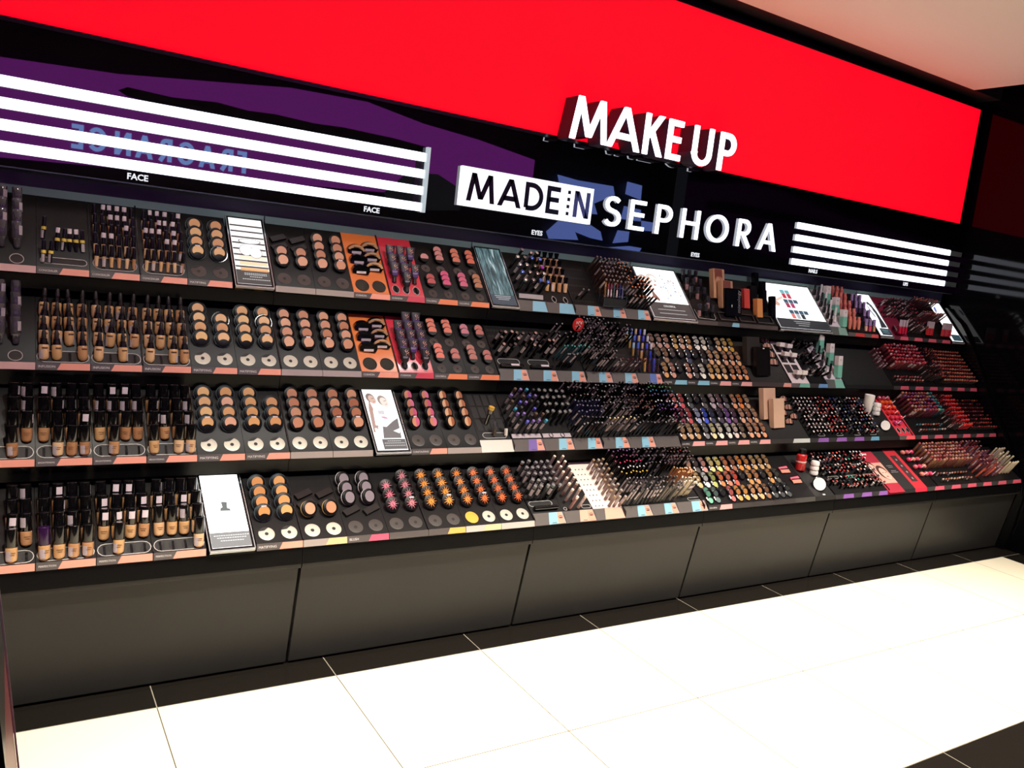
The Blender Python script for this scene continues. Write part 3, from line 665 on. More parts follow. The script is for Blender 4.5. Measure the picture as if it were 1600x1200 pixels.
T_compact(4, 2, 'black tray of compacts with pink starburst petals', 'bottom shelf, pink starburst tray', [k for k in ALL4 if k != (3, 0)], [P(208, 110, 130), P(196, 120, 130)], 'star', TESTD, False, yaw=-0.1, look='black compact with pink starburst', name='starburst_compact', base=STRIPM)
for q, m in enumerate((3, 4, 5)):
    T_compact(4, m, 'black tray of compacts with orange starburst petals, %s of three' % ['leftmost', 'middle', 'rightmost'][q], 'bottom shelf, %s orange starburst tray' % ORD[q], ALL4, [[P(232, 140, 44), P(236, 146, 50)], [P(230, 130, 48), P(226, 110, 50)], [P(222, 104, 48), P(214, 98, 46)]][q], 'star', [TESTD, TESTM, TESTM][q], False, yaw=-0.1, look='black compact with orange starburst', name='starburst_compact', band=[P(232, 176, 96), P(236, 200, 150), None][q], base=STRIPM if q < 1 else STRIPG, frac=0.5)
tr = [o for o in bpy.data.objects if o.get('label') == 'black tray of compacts with orange starburst petals, middle of three'][0]
obj('tester_disc', MB().lathe([(0.029, 0.0021), (0.029, 0.0035), (0.02, 0.0042), (0.004, 0.0036)], 24), mat((226, 168, 70), 0.35, 0.3), tr, (0.043, 0.040, 0))
# ---- orange trays with band lids, red tube trays, blushes
ORG = P(226, 122, 62, rough=0.25); REDT = P(214, 58, 74, rough=0.2)
def lid_parts(open_):
    top = P(206, 160, 118) if open_ else BLACK
    prof = arc(0, 0, 0.030, 0.022, 15, 165, 12); S_ = Matrix.Scale(1.3, 4)
    body = K('lid_box', lambda: MB().prism([(x, y - 0.006) for x, y in prof] + [(-0.030, -0.004), (-0.026, -0.014), (0.026, -0.014), (0.030, -0.004)], -0.010, 0.010, 'xz', S_))
    band = K('lid_band', lambda: MB().prism([(x * 1.01, (y - 0.006) * 1.02) for x, y in arc(0, 0, 0.030, 0.022, 15, 165, 12)] + [(x * 1.0, (y - 0.006)) for x, y in arc(0, 0, 0.024, 0.012, 165, 15, 12)], -0.0112, -0.0102, 'xz', S_))
    stk = K('lid_stk', lambda: MB().box(-0.016, 0.016, -0.0118, -0.0114, -0.013, -0.005, S_ @ Matrix.Rotation(-0.1, 4, 'Y')))
    pr = [('case', body, CAPM, [])]
    if open_: pr.append(('pale_band', band, top, [('print', K('lid_print', lambda: MB().box(-0.012, 0.012, -0.0116, -0.0113, 0.006, 0.009, S_)), mat((90, 60, 40), .5))]))
    pr.append(('label_sticker', stk, STICK))
    return pr
for r, pat in ((1, {(0, 0): 0, (0, 1): 1, (1, 0): 0, (1, 1): 1, (2, 0): 1, (2, 1): 1}), (2, {(0, 0): 0, (0, 1): 1, (1, 0): 0, (1, 1): 1, (2, 0): 0, (2, 1): 1})):
    t = T(r, 2, 'bright orange tray holding banded compacts on the %s' % RN[r], body=ORG, band=SALMON, text='CUSHION', frac=0.42, tsize=0.011)
    for cx in (0.045, 0.122):
        o = obj('tester_disc', MB().lathe([(0.031, 0), (0.031, 0.003), (0.028, 0.003), (0.027, 0.001)], 24), mat((34, 40, 34), .3), t, (cx, 0.040, 0))
    for (j, i), op in pat.items():
        x, y, z = SP(r, 2 / 6.0 + (0.050, 0.116)[i], 0.108 + 0.056 * j + (0.022 if i else 0), 0)
        place('cushion_compact', 'compact', 'banded compacts in the orange trays', lab('%s curved compact in orange tray' % ('tan-banded' if op else 'all-black'), i, j, RN[r]), (x, y - 0.002, z + 0.018), (math.radians(10), 0.06, -0.1), lid_parts(op))
def tube_parts(black):
    body = K('sq_tube', lambda: MB().add(*(lambda: (
        [(x, y, z) for (hw, hd, z) in ((0.0075, 0.0075, 0.022), (0.0145, 0.010, 0.030), (0.0190, 0.007, 0.054), (0.0225, 0.0012, 0.088)) for (x, y) in [(hw * math.cos(2 * PI * k / 14), hd * math.sin(2 * PI * k / 14)) for k in range(14)]],
        [(i * 14 + k, i * 14 + (k + 1) % 14, (i + 1) * 14 + (k + 1) % 14, (i + 1) * 14 + k) for i in range(3) for k in range(14)] + [tuple(range(13, -1, -1)), tuple(range(42, 56))]))()))
    cap = K('sq_cap', lambda: MB().lathe([(0.009, 0), (0.0105, 0.001), (0.0085, 0.0215)], 14))
    dots = MB
    def dm():
        m = MB(); rr = random.Random(3)
        for k in range(16):
            x = rr.uniform(-0.004, 0.015); z = rr.uniform(0.056, 0.079); q = rr.uniform(0.001, 0.0021)
            y = -0.0078 + (z - 0.052) * 0.19
            m.prism([(x + a, z + b_) for a, b_ in circ(0, 0, q, q, 7)], y - 0.0012, y, 'xz')
        return m
    mid_patch = K('sq_mid', lambda: MB().prism([(-0.011, 0.030), (0.011, 0.030), (0.0145, 0.054), (-0.0145, 0.054)], -0.0112, -0.0085, 'xz'))  # purple patch of the tube itself, below the flower print
    tx = K('sq_txt', lambda: MB().box(-0.013, 0.010, -0.0118, -0.0112, 0.047, 0.0485).box(-0.013, 0.006, -0.0118, -0.0112, 0.043, 0.0442))
    main = P(26, 24, 28) if black else P(46, 40, 50)
    P_ = [('tube', body, main, [('flower_print', K('sq_dots', dm), P(232, 168, 150)), ('print', tx, P(200, 190, 205))]), ('cap', cap, P(28, 26, 30))]
    if not black: P_[0][3].append(('purple_patch', mid_patch, P(74, 44, 108)))
    return P_
for r, pat in ((1, [(0, 1, 1)] + [(1, 0, 0), (1, 1, 0), (1, 2, 0), (2, 0, 0), (2, 1, 0), (3, 0, 0), (3, 1, 0), (3, 2, 0)]),
               (2, [(0, 0, 1), (0, 2, 1), (1, 0, 0), (1, 1, 0), (1, 2, 0), (2, 0, 0), (2, 1, 0), (2, 2, 0), (3, 0, 0), (3, 1, 0), (3, 2, 0), (4, 1, 0), (4, 2, 0)])):
    t = T(r, 3, 'glossy red tray holding purple squeeze tubes on the %s' % RN[r], body=REDT, band=P(206, 70, 90), text='CUSHION', frac=0.45, tsize=0.011)
    for i in range(3):
        ring(t, 0.034 + 0.049 * i, 0.034, 0.034, 0.046)
    n = {}
    for (j, i, bk) in pat:
        n[j] = n.get(j, -1) + 1
        place('squeeze_tube', 'tube', 'squeeze tubes in the red trays', lab('%s squeeze tube in red tray' % ('black' if bk else 'dark purple'), n[j], j, RN[r]), SP(r, 3 / 6.0 + 0.034 + 0.049 * i, 0.022 + 0.050 * j, 0.001), (math.radians(-10), 0, -0.12), tube_parts(bk))
PK = {1: [P(206, 140, 140), P(204, 134, 130), P(214, 120, 96), P(216, 108, 84), P(180, 74, 76), P(208, 74, 120), P(204, 88, 120), P(176, 112, 76)],
      2: [P(214, 104, 76), P(212, 100, 74), P(186, 96, 116), P(178, 84, 70), P(216, 96, 72), P(176, 82, 70), P(168, 92, 74), P(170, 80, 70)]}
STK = {1: [[1, 3, 3, 3], [2, 3, 3, 3]], 2: [[3, 3, 2, 2], [3, 2, 3, 2]]}
for r in (1, 2):
    for h in (0, 1):
        m = 4 + h
        t = T(r, m, 'black blush tray with orange label on the %s, %s of the pair' % (RN[r], ['left', 'right'][h]), band=P(232, 134, 92), text='COLORFUL', frac=0.38, tsize=0.011)
        for c in (0, 1):
            ci = h * 2 + c
            for g_ in (0, 1):
                vb = (0.165, 0.020)[g_]
                tester(t, (0.046, 0.124)[c], vb + 0.008, 0.022, TESTD, False)
                cnt = STK[r][g_][ci]
                for k in range(cnt):
                    x, y, z = SP(r, m / 6.0 + (0.046, 0.124)[c], vb + 0.046 + 0.026 * k, 0)
                    place('mini_compact', 'compact', 'small round blushes on the %s' % RN[r], '%s round blush, %s in %s stack, %s column of %s blush tray on %s' % (['coral', 'pink', 'rose', 'brown'][ci % 4] if False else 'small', ORD[k], ['upper', 'lower'][g_], ['left', 'right'][c], ['left', 'right'][h], RN[r]), (x, y, z + 0.020), (math.radians(58), 0, -0.05), compact_parts(PK[r][g_ * 4 + ci], 'mini'))
# ---- screens
def ell(cx, cy, rx, ry=None, rot=0, n=20):
    c, s = math.cos(rot), math.sin(rot); return [(cx + x * c - y * s, cy + x * s + y * c) for x, y in circ(0, 0, rx, ry or rx, n)]
def E(rgb, e=1.0): return mat(rgb, 0.3, emit=e)
def art_swatch(p, w, L, z):
    cols = [(255, 255, 250), (255, 255, 255), (250, 250, 255), (255, 240, 228), (255, 226, 200), (255, 210, 170), (240, 176, 120)]
    for k in range(8):
        y = L - 0.045 - k * 0.031
        shape(p, 'dark_stripe', [(0.012, y - 0.010), (w - 0.012, y - 0.010), (w - 0.012, y - 0.002), (0.012, y - 0.002)], E((92, 84, 80), 0.6), z)
        if k >= 3: shape(p, 'swatch', [(0.03, y - 0.028), (w - 0.014, y - 0.028), (w - 0.014, y - 0.011), (0.03, y - 0.011)], E(cols[k - 1], 1.2), z)
    for cx, cy in ((0.062, 0.165), (0.100, 0.155)):
        shape(p, 'compact_outline', ell(cx, cy, 0.026, 0.029), E((96, 96, 98), 0.7), z + 0.0005); shape(p, 'compact_picture', ell(cx, cy, 0.024, 0.027), E((255, 255, 255), 1.6), z + 0.001)
    shape(p, 'lid_picture', ell(0.082, 0.213, 0.046, 0.014), E((150, 150, 150), 0.8), z + 0.0005); shape(p, 'lid_inner', ell(0.082, 0.213, 0.041, 0.011), E((255, 255, 255), 1.4), z + 0.001)
    shape(p, 'caption_panel', [(0.011, -0.008), (w - 0.011, -0.008), (w - 0.011, 0.062), (0.011, 0.062)], E((86, 84, 82), 0.7), z)
    tlines(p, w / 2 + 0.01, [0.044, 0.037, 0.027, 0.014], [0.09, 0.09, 0.05, 0.11], z + 0.0006)
def art_white(p, w, L, z):
    shape(p, 'caption_panel', [(0.011, -0.008), (w - 0.011, -0.008), (w - 0.011, 0.055), (0.011, 0.055)], E((170, 168, 166), 0.9), z)
    tlines(p, w / 2 + 0.005, [0.040, 0.030, 0.018], [0.12, 0.10, 0.08], z + 0.0006, E((255, 255, 255), 1.3))
    g = E((120, 130, 130), 0.9)
    shape(p, 'bottle_picture', [(0.060, 0.150), (0.096, 0.148), (0.094, 0.158), (0.086, 0.160), (0.086, 0.166), (0.088, 0.188), (0.068, 0.190), (0.070, 0.166), (0.062, 0.160)], g, z)
def face_bits(p, cx, cy, s, z, skin, hair, dark=(70, 50, 44), e=1.1):
    shape(p, 'hair_picture', ell(cx - 0.004 * s, cy + 0.006 * s, 0.030 * s, 0.036 * s), E(hair, e * 0.8), z)
    shape(p, 'face_picture', ell(cx, cy, 0.022 * s, 0.030 * s), E(skin, e), z + 0.0005)
    for sx in (-1, 1):
        shape(p, 'eye_mark', ell(cx + sx * 0.009 * s, cy + 0.005 * s, 0.0045 * s, 0.0018 * s), E(dark, 0.9), z + 0.001)
        shape(p, 'brow_mark', ell(cx + sx * 0.009 * s, cy + 0.0105 * s, 0.0055 * s, 0.0011 * s, sx * -0.1), E(dark, 0.9), z + 0.001)
    shape(p, 'nose_mark', ell(cx, cy - 0.005 * s, 0.0022 * s, 0.0012 * s), E((190, 130, 110), 0.9), z + 0.001)
    shape(p, 'mouth_mark', ell(cx, cy - 0.013 * s, 0.007 * s, 0.0028 * s), E((190, 60, 60), 0.9), z + 0.001)
def art_couple(p, w, L, z):
    shape(p, 'arm_picture', [(0.014, 0.08), (0.030, 0.08), (0.048, 0.13), (0.044, 0.17), (0.030, 0.245), (0.020, 0.20)], E((196, 158, 146), 1.0), z)
    shape(p, 'shade_picture', [(0.05, 0.05), (0.128, 0.05), (0.136, 0.15), (0.112, 0.135), (0.085, 0.125), (0.06, 0.11)], E((136, 130, 130), 0.8), z)
    shape(p, 'sleeve_picture', [(0.030, 0.115), (0.075, 0.105), (0.112, 0.135), (0.105, 0.165), (0.085, 0.205), (0.055, 0.215), (0.036, 0.19)], E((255, 246, 248), 1.4), z + 0.0004)
    for (hx_, hy_, hs_, sk_, hr_) in ((0.045, 0.245, 0.95, (214, 180, 166), (150, 128, 122)), (0.096, 0.232, 1.05, (240, 222, 210), (176, 158, 150))):
        shape(p, 'hair_picture', ell(hx_ - 0.006, hy_ + 0.008, 0.020 * hs_, 0.026 * hs_, 0.35), E(hr_, 0.9), z + 0.0005)
        shape(p, 'face_picture', ell(hx_, hy_, 0.016 * hs_, 0.024 * hs_, 0.35), E(sk_, 1.15), z + 0.0009)
        shape(p, 'brow_mark', ell(hx_ + 0.004, hy_ + 0.006, 0.008, 0.0012, 0.3), E((150, 110, 100), 0.9), z + 0.0013)
        shape(p, 'mouth_mark', ell(hx_ + 0.006, hy_ - 0.012, 0.004, 0.0014, 0.3), E((206, 120, 120), 0.9), z + 0.0013)
    for k in range(4): shape(p, 'stripe_mark', [(0.060 + 0.006 * k, 0.170), (0.0625 + 0.006 * k, 0.170), (0.061 + 0.006 * k, 0.188), (0.0585 + 0.006 * k, 0.188)], E((110, 106, 116), 0.8), z + 0.001)
    shape(p, 'pink_mark', ell(0.078, 0.152, 0.014, 0.005, -0.3), E((232, 170, 196), 1), z + 0.001)
    shape(p, 'box_picture', [(0.10, 0.085), (0.125, 0.072), (0.135, 0.10)], E((250, 250, 250), 1.2), z + 0.001)
    shape(p, 'product_picture', [(0.022, 0.03), (0.032, 0.03), (0.032, 0.10), (0.022, 0.10)], E((246, 246, 246), 1.3), z + 0.0008)
    shape(p, 'caption_panel', [(0.040, -0.004), (w - 0.013, -0.004), (w - 0.013, 0.045), (0.040, 0.045)], E((116, 112, 112), 0.85), z + 0.0006)
    tlines(p, w / 2 + 0.015, [0.034, 0.024, 0.012], [0.06, 0.09, 0.09], z + 0.0012)
def art_none(p, w, L, z):
    tlines(p, w / 2, [0.040, 0.030, 0.020], [0.09, 0.08, 0.06], z + 0.0006)
def art_eyes(p, w, L, z):
    shape(p, 'caption_panel', [(0.011, -0.008), (w - 0.011, -0.008), (w - 0.011, 0.095), (0.011, 0.095)], E((74, 72, 72), 0.75), z)
    obj('lettering', text_mesh('COLORFUL', 0.017, 0.0002), E((250, 250, 250), 1), p, (w / 2 - 0.05, 0.066, z + 0.0006))
    tlines(p, w / 2, [0.046, 0.020], [0.20, 0.20], z + 0.0006)
    face_bits(p, 0.115, 0.235, 1.5, z, (255, 246, 238), (232, 222, 214), e=1.3); face_bits(p, 0.05, 0.235, 1.2, z, (250, 238, 226), (210, 196, 188), e=1.2)
    rr = random.Random(5)
    for k in range(34):
        cx = rr.uniform(0.15, 0.28); cy = rr.uniform(0.12, 0.30)
        shape(p, 'sparkle_mark', ell(cx, cy, rr.uniform(0.003, 0.009), rr.uniform(0.002, 0.006), rr.uniform(0, 3), 8), E(rr.choice([(120, 140, 200), (180, 190, 220), (214, 200, 160), (160, 180, 210), (200, 160, 190)]), 1), z + 0.0005)
    shape(p, 'hand_picture', [(0.06, 0.13), (0.10, 0.10), (0.105, 0.12), (0.085, 0.16), (0.075, 0.19), (0.068, 0.16)], E((150, 110, 96), 0.9), z + 0.0005)
def art_nails(p, w, L, z):
    shape(p, 'caption_panel', [(0.011, -0.008), (w - 0.011, -0.008), (w - 0.011, 0.062), (0.011, 0.062)], E((44, 50, 54), 0.6), z)
    tlines(p, w * 0.48, [0.044, 0.030, 0.014], [0.15, 0.13, 0.10], z + 0.0006)
    for (y, n, x0, cc) in ((0.262, 2, 0.175, [(206, 24, 54), (196, 40, 70)]), (0.188, 3, 0.165, [(170, 30, 80), (178, 46, 96), None]), (0.105, 4, 0.165, [(236, 120, 112), (190, 190, 196), (26, 40, 44), (30, 60, 70)])):
        for k in range(n):
            x = x0 + 0.045 * k
            shape(p, 'bottle_top', [(x, y), (x + 0.040, y), (x + 0.040, y + 0.028), (x, y + 0.028)], E((52, 84, 106) if y < 0.25 else (120, 190, 200), 0.9), z)
            if k < len(cc) and cc[k] and k < (3 if y < 0.15 else 2): shape(p, 'polish_swatch', [(x + 0.003, y - 0.038), (x + 0.037, y - 0.038), (x + 0.037, y - 0.001), (x + 0.002, y - 0.001)], E(cc[k], 0.95), z)
    shape(p, 'hand_picture', [(0.06, 0.165), (0.10, 0.155), (0.115, 0.175), (0.10, 0.195), (0.075, 0.195)], E((226, 176, 156), 0.95), z)
    for k in range(4): shape(p, 'finger_picture', ell(0.10 + 0.020 * k, 0.203 + 0.008 * k, 0.008, 0.016, -0.5), E((236, 206, 190), 1), z + 0.0005)
def art_swirl(p, w, L, z):
    shape(p, 'hair_picture', [(0.05, 0.262), (0.075, 0.275), (0.10, 0.245), (0.115, 0.19), (0.12, 0.13), (0.13, 0.06), (0.06, 0.055), (0.085, 0.12), (0.09, 0.17), (0.075, 0.22)], E((50, 56, 66), 0.6), z)
    shape(p, 'face_picture', [(0.052, 0.235), (0.068, 0.25), (0.082, 0.215), (0.075, 0.17), (0.055, 0.14), (0.045, 0.18)], E((236, 240, 246), 1.3), z + 0.0005)
    shape(p, 'profile_line', [(0.04, 0.25), (0.046, 0.25), (0.052, 0.20), (0.072, 0.14), (0.06, 0.145), (0.042, 0.20)], E((90, 96, 104), 0.7), z + 0.001)
    shape(p, 'caption_panel', [(0.03, -0.006), (w - 0.013, -0.006), (w - 0.013, 0.05), (0.03, 0.05)], E((52, 70, 78), 0.6), z + 0.0011)
    tlines(p, w / 2 + 0.01, [0.036, 0.026, 0.012], [0.08, 0.07, 0.07], z + 0.0017, E((150, 200, 210), 0.8))
screen(1, -1, 0, 'lit screen with striped foundation swatches and two round compacts', art_swatch, 1.25)
screen(4, -2, -1, 'brightest plain white lit screen on the bottom shelf', art_white, 2.6)
screen(3, 2, 3, 'lit screen showing a couple in pale sweaters', art_couple, 1.5)
TEAL = bpy.data.materials.new('teal_water_picture'); TEAL.use_nodes = True
nt2 = TEAL.node_tree; b2 = nt2.nodes['Principled BSDF']; tc = nt2.nodes.new('ShaderNodeTexCoord'); n2 = nt2.nodes.new('ShaderNodeTexNoise')
mp = nt2.nodes.new('ShaderNodeMapping'); mp.inputs['Scale'].default_value = (5, 1.6, 1); nt2.links.new(tc.outputs['Generated'], mp.inputs[0]); nt2.links.new(mp.outputs[0], n2.inputs['Vector'])
n2.inputs['Scale'].default_value = 2.2; n2.inputs['Detail'].default_value = 4; n2.inputs['Distortion'].default_value = 1.2
rp = nt2.nodes.new('ShaderNodeValToRGB'); rp.color_ramp.elements[0].color = col(44, 68, 74); rp.color_ramp.elements[0].position = 0.4; rp.color_ramp.elements[1].color = col(120, 160, 166); rp.color_ramp.elements[1].position = 0.62
e3 = rp.color_ramp.elements.new(0.74); e3.color = col(235, 245, 248)
nt2.links.new(n2.outputs['Fac'], rp.inputs['Fac']); nt2.links.new(rp.outputs['Color'], b2.inputs['Emission Color']); b2.inputs['Emission Strength'].default_value = 0.75; b2.inputs['Base Color'].default_value = (0.02, 0.02, 0.02, 1)
def art_teal(p, w, L, z):
    shape(p, 'caption_panel', [(0.011, -0.008), (w - 0.011, -0.008), (w - 0.011, 0.05), (0.011, 0.05)], E((70, 84, 98), 0.7), z); art_none(p, w, L, z + 0.0004)
screen(1, 6, 7, 'tall teal screen of streaming water drops', art_teal, 1, panel_m=TEAL)
screen(1, 12, 14, 'wide lit screen with model face and COLORFUL caption', art_eyes, 1.7)
screen(1, 18, 21, 'wide lit screen picturing nail polish bottles and a hand', art_nails, 1.7)
screen(1, 23.9, 24.85, 'narrow lit screen with black and white profile drawing', art_swirl, 1.7)
screen(1, 28.95, 29.95, 'last lit screen at right end, mostly white', lambda p, w, L, z: (shape(p, 'blue_mark', [(0.02, 0.25), (0.05, 0.25), (0.06, 0.30), (0.03, 0.29)], E((110, 130, 200), 1), z), shape(p, 'caption_panel', [(0.03, -0.006), (w - 0.013, -0.006), (w - 0.013, 0.05), (0.03, 0.05)], E((60, 90, 100), 0.6), z)), 1.9)
# ---- round red tag
t = thing('round_tag', 'round red hanging tag marked N\u00b04 under the top shelf', 'tag', (1.492, 0.585, 1.318), (math.radians(8), 0, 0))
obj('disc', MB().lathe([(0.034, 0), (0.034, 0.0015)], 28, Matrix.Rotation(PI / 2, 4, 'X')), P(206, 40, 40), t)
obj('lettering', text_mesh('N\u00b04', 0.022, 0.0003, 0.0004), P(245, 225, 220), t, (-0.016, -0.0022, 0.002), (PI / 2, 0, 0))
obj('text_lines', MB().box(-0.018, 0.018, -0.0022, -0.0016, -0.010, -0.007).box(-0.012, 0.012, -0.0022, -0.0016, -0.018, -0.015), P(240, 205, 200), t)
# ---- eye area
ES = dict(tall=True, eye=True, band=BLUE, frac=0.45)
DIM = P(128, 168, 178)
METALS = [mat((190, 180, 176), 0.15, 0.9), mat((120, 110, 108), 0.2, 0.8), mat((170, 60, 190), 0.15, 0.7), mat((90, 110, 200), 0.15, 0.7), mat((150, 130, 130), 0.2, 0.9), mat((200, 190, 200), 0.15, 0.9)]
GREYE = P(120, 112, 112); SIL = mat((205, 205, 208), 0.12, 0.95)
CLEAR = mat((150, 150, 152), 0.1, trans=0.5)
t = T(1, 7, 'black tray of metallic-ended brushes right of the teal screen', tall=True, band=BLUE, frac=0.45)
obj('price_plate', MB().box(0.01, 0.15, 0, 0.022, 0.001, 0.004, Matrix.Rotation(0.5, 4, 'X')), P(170, 160, 162), t, (0, 0.045, 0.002))
sticks('chunky_brush', 'brush', 'chunky metallic-ended brush', 1, 7, 1 / 6., 'top shelf beside teal screen', 4, (0.095, 0.14, 0.185, 0.23, 0.275), 0.0075, 0.075, BLACK, SIL, 'metallic-ended brushes', xoff=0.02, ends=METALS, tip='fat', endlen=0.016, skip_p=0.08, jit=0.005)
t = T(1, 8, 'black tray with two ringed holes below tan tubes', tall=True, band=BLUE, frac=0.4)
for cx in (0.055, 0.125): ring(t, cx, 0.055, 0.026, 0.040)
for j, v in enumerate((0.105, 0.160, 0.212, 0.262)):
    for i in range(4):
        x = 8 / 6. + 0.028 + 0.037 * i
        place('brow_tube', 'tube', 'tan tubes with flared black tops', lab('tan tube with flared black top', i, j, 'top shelf'), SP(1, x, v, 0.001), (math.radians(-4), 0, 0),
              [('tube', K('brt', lambda: MB().lathe([(0.009, 0), (0.0105, 0.002), (0.0115, 0.045)], 12)), tone(i + 1), [('label_sticker', K('brs', lambda: curved_patch(0.0117, 0.004, 0.036, -70, -20)), STICK)] if (i + j) % 3 == 1 else []),
               ('flared_top', K('brc', lambda: MB().lathe([(0.0095, 0.0455), (0.0095, 0.055), (0.013, 0.072), (0.0135, 0.076)], 12)), CAPM)])
t = T(1, 9, 'black pierced tray with only two pencils left in it', **ES)
holes(t, [(0.022 + 0.016 * i, v) for v in (0.06, 0.11, 0.16, 0.21, 0.27) for i in range(8)], 0.0062)
sticks('eye_pencil', 'pencil', 'black pencil with barcode sticker', 1, 9.1, 0.06, 'top shelf, nearly bare tray', 2, (0.075,), 0.0052, 0.07, BLACK, GREYE, 'black eye pencils', st_p=1.0)
t = T(1, 10, 'black tray of grey-brown crayons above a wire rack', **ES)
sticks('brow_crayon', 'crayon', 'brown crayon with grey end', 1, 10, 1 / 6., 'top shelf, above wire rack', 7, (0.125, 0.155, 0.185, 0.215, 0.245, 0.275), 0.0058, 0.105, P(64, 44, 38), P(128, 108, 106), 'brown crayons with grey ends', xoff=0.012, tip='dome', st_p=0.1)
wr = thing('wire_rack', 'small clear and wire rack holding slim coloured pencils', 'rack', SP(1, 10 / 6. + 0.006, 0.036, 0.001), (0, 0, 0))
wm = mat((170, 170, 172), 0.2, 0.8)
for z in (0.004, 0.058, 0.10): obj('wire_hoop', MB().ribbon([(0, -0.024), (0.145, -0.024), (0.145, 0.02), (0, 0.02)], 0.0022, z, z + 0.0022, True), wm, wr)
for xx in (0, 0.145):
    for yy in (-0.024, 0.02): obj('wire_post', MB().box(xx - 0.001, xx + 0.001, yy - 0.001, yy + 0.001, 0, 0.102), wm, wr)
obj('clear_cup', MB().box(0.004, 0.141, -0.02, 0.016, 0.002, 0.046), mat((60, 62, 62), 0.1, trans=0.3), wr)
for k, cc in enumerate([(176, 116, 52), (150, 70, 80), (150, 60, 90), (70, 92, 86), (120, 34, 50), (50, 60, 120), (90, 90, 130)]):
    x, y, z = SP(1, 10 / 6. + 0.022 + 0.019 * k, 0.036, 0.001)
    place('slim_pencil', 'pencil', 'slim pencils in the wire rack', 'slim coloured pencil, %s from left in the wire rack' % ORD[k], (x, y - 0.004, z + 0.05), (-0.08, 0, 0), [('barrel', K('slp', lambda: MB().lathe([(0.0045, 0), (0.0045, 0.075)], 8)), P(*cc), [('label_sticker', K('sls', lambda: curved_patch(0.0047, 0.004, 0.04, -60, 60)), STICK)] if k in (1, 2, 4) else [])])
t = T(1, 11, 'black tray of copper-ended crayons left of wide lit screen', **ES)
COP = [mat((196, 112, 72), 0.25, 0.4), mat((206, 126, 88), 0.25, 0.4)]
sticks('lid_crayon', 'crayon', 'black crayon with copper end', 1, 11, 1 / 6., 'top shelf, beside wide screen', 7, (0.05, 0.105, 0.130, 0.155, 0.18), 0.0058, 0.095, BLACK, COP[0], 'copper-ended crayons', ends=COP, tip='dome', st_p=0.25, skip_p=0.12)
sticks('lid_crayon', 'crayon', 'black crayon with copper end', 1, 10.9, 0.09, 'top shelf rear, beside screen', 3, (0.225, 0.25, 0.275), 0.0058, 0.085, BLACK, COP[0], 'copper-ended crayons', ends=COP, tip='dome', st_p=0.2, j0=5)
# small bottle tray
t = T(1, 14, 'black tray of small clear-capped bottles right of face screen', base=P(78, 68, 66))
obj('outline', MB().ribbon([(0.012, 0.07), (0.02, 0.012), (0.14, 0.006), (0.155, 0.02), (0.150, 0.07)], 0.002, 0.004, 0.0065), RINGM, t)
for (j, i) in [(0, 0), (0, 1), (0, 2), (1, 2), (2, 0), (2, 1), (2, 2), (3, 0), (3, 1), (3, 2), (4, 0), (4, 1), (4, 2)]:
    place('glitter_bottle', 'bottle', 'small clear-capped bottles', lab('small dark bottle with clear cap', i, j, 'beside face screen'), SP(1, 14 / 6. + 0.028 + 0.05 * i, 0.025 + 0.062 * j, 0.001), (math.radians(-5), 0, 0.3),
          [('bottle', K('glb', lambda: MB().lathe([(0.010, 0), (0.011, 0.002), (0.011, 0.030), (0.007, 0.034)], 12)), P(150, 110, 112) if (i + j) % 3 == 0 else BLACK), ('cap', K('glc', lambda: MB().lathe([(0.0105, 0.0345), (0.0115, 0.037), (0.0115, 0.068), (0.0095, 0.07)], 12)), mat((70, 68, 76), 0.08, trans=0.4))])
t = tray(1, 15, 18, 'black palette tray with square wells left of nail screen', base=P(78, 68, 66))
for x0, x1 in ((0.02, 0.15), (0.18, 0.30), (0.33, 0.46)): obj('well_frame', MB().ribbon([(x0, 0.01), (x1, 0.01), (x1, 0.06), (x0, 0.06)], 0.006, 0, 0.012, True), P(44, 38, 36), t)
strip(t, 1, 2.5, 0.17, band=BLUE, frac=0.62)
def box_thing(label, x, r, v, wdt, h, d, m, rx=-12, rz=0.0, extra=None, name='product_box', cat='box', group=None, z0=0.0, lift=0.0):
    a, b_, c_ = SP(r, x, v, 0.001)
    t = thing(name, label, cat, (a, b_ - lift * 0.5, c_ + lift), (math.radians(rx), 0, rz), group)
    bv = 0.0015
    obj('carton', MB().prism([(-wdt / 2 + bv, 0), (wdt / 2 - bv, 0), (wdt / 2, bv), (wdt / 2, h - bv), (wdt / 2 - bv, h), (-wdt / 2 + bv, h), (-wdt / 2, h - bv), (-wdt / 2, bv)], -d / 2, d / 2, 'xz'), m, t)
    if extra: extra(t, wdt, h, d)
    return t
def pattern_x(t, w_, h, d):
    br = P(124, 66, 56)
    obj('print', MB().prism([(-w_ / 2 + 0.01, h * 0.99), (w_ * 0.3, h * 0.99), (w_ * 0.3, h * 0.55)] + arc(0.0, h * 0.55, w_ * 0.4, h * 0.2, 0, 180, 8), -d / 2 - 0.0006, -d / 2, 'xz'), br, t)
    obj('print', MB().ribbon(arc(-0.008, h * 0.62, w_ * 0.22, h * 0.12, 0, 180, 10), 0.006, -d / 2 - 0.0012, -d / 2 - 0.0007, False, 'xz'), P(160, 110, 90), t)
box_thing('tallest tan and brown patterned box on top shelf, rear one', 2.585, 1, 0.17, 0.105, 0.170, 0.03, P(196, 150, 118), rz=0.15, extra=pattern_x)
box_thing('tan and brown patterned box in front of its taller twin', 2.615, 1, 0.10, 0.105, 0.160, 0.03, P(196, 150, 118), rz=0.15, extra=pattern_x)
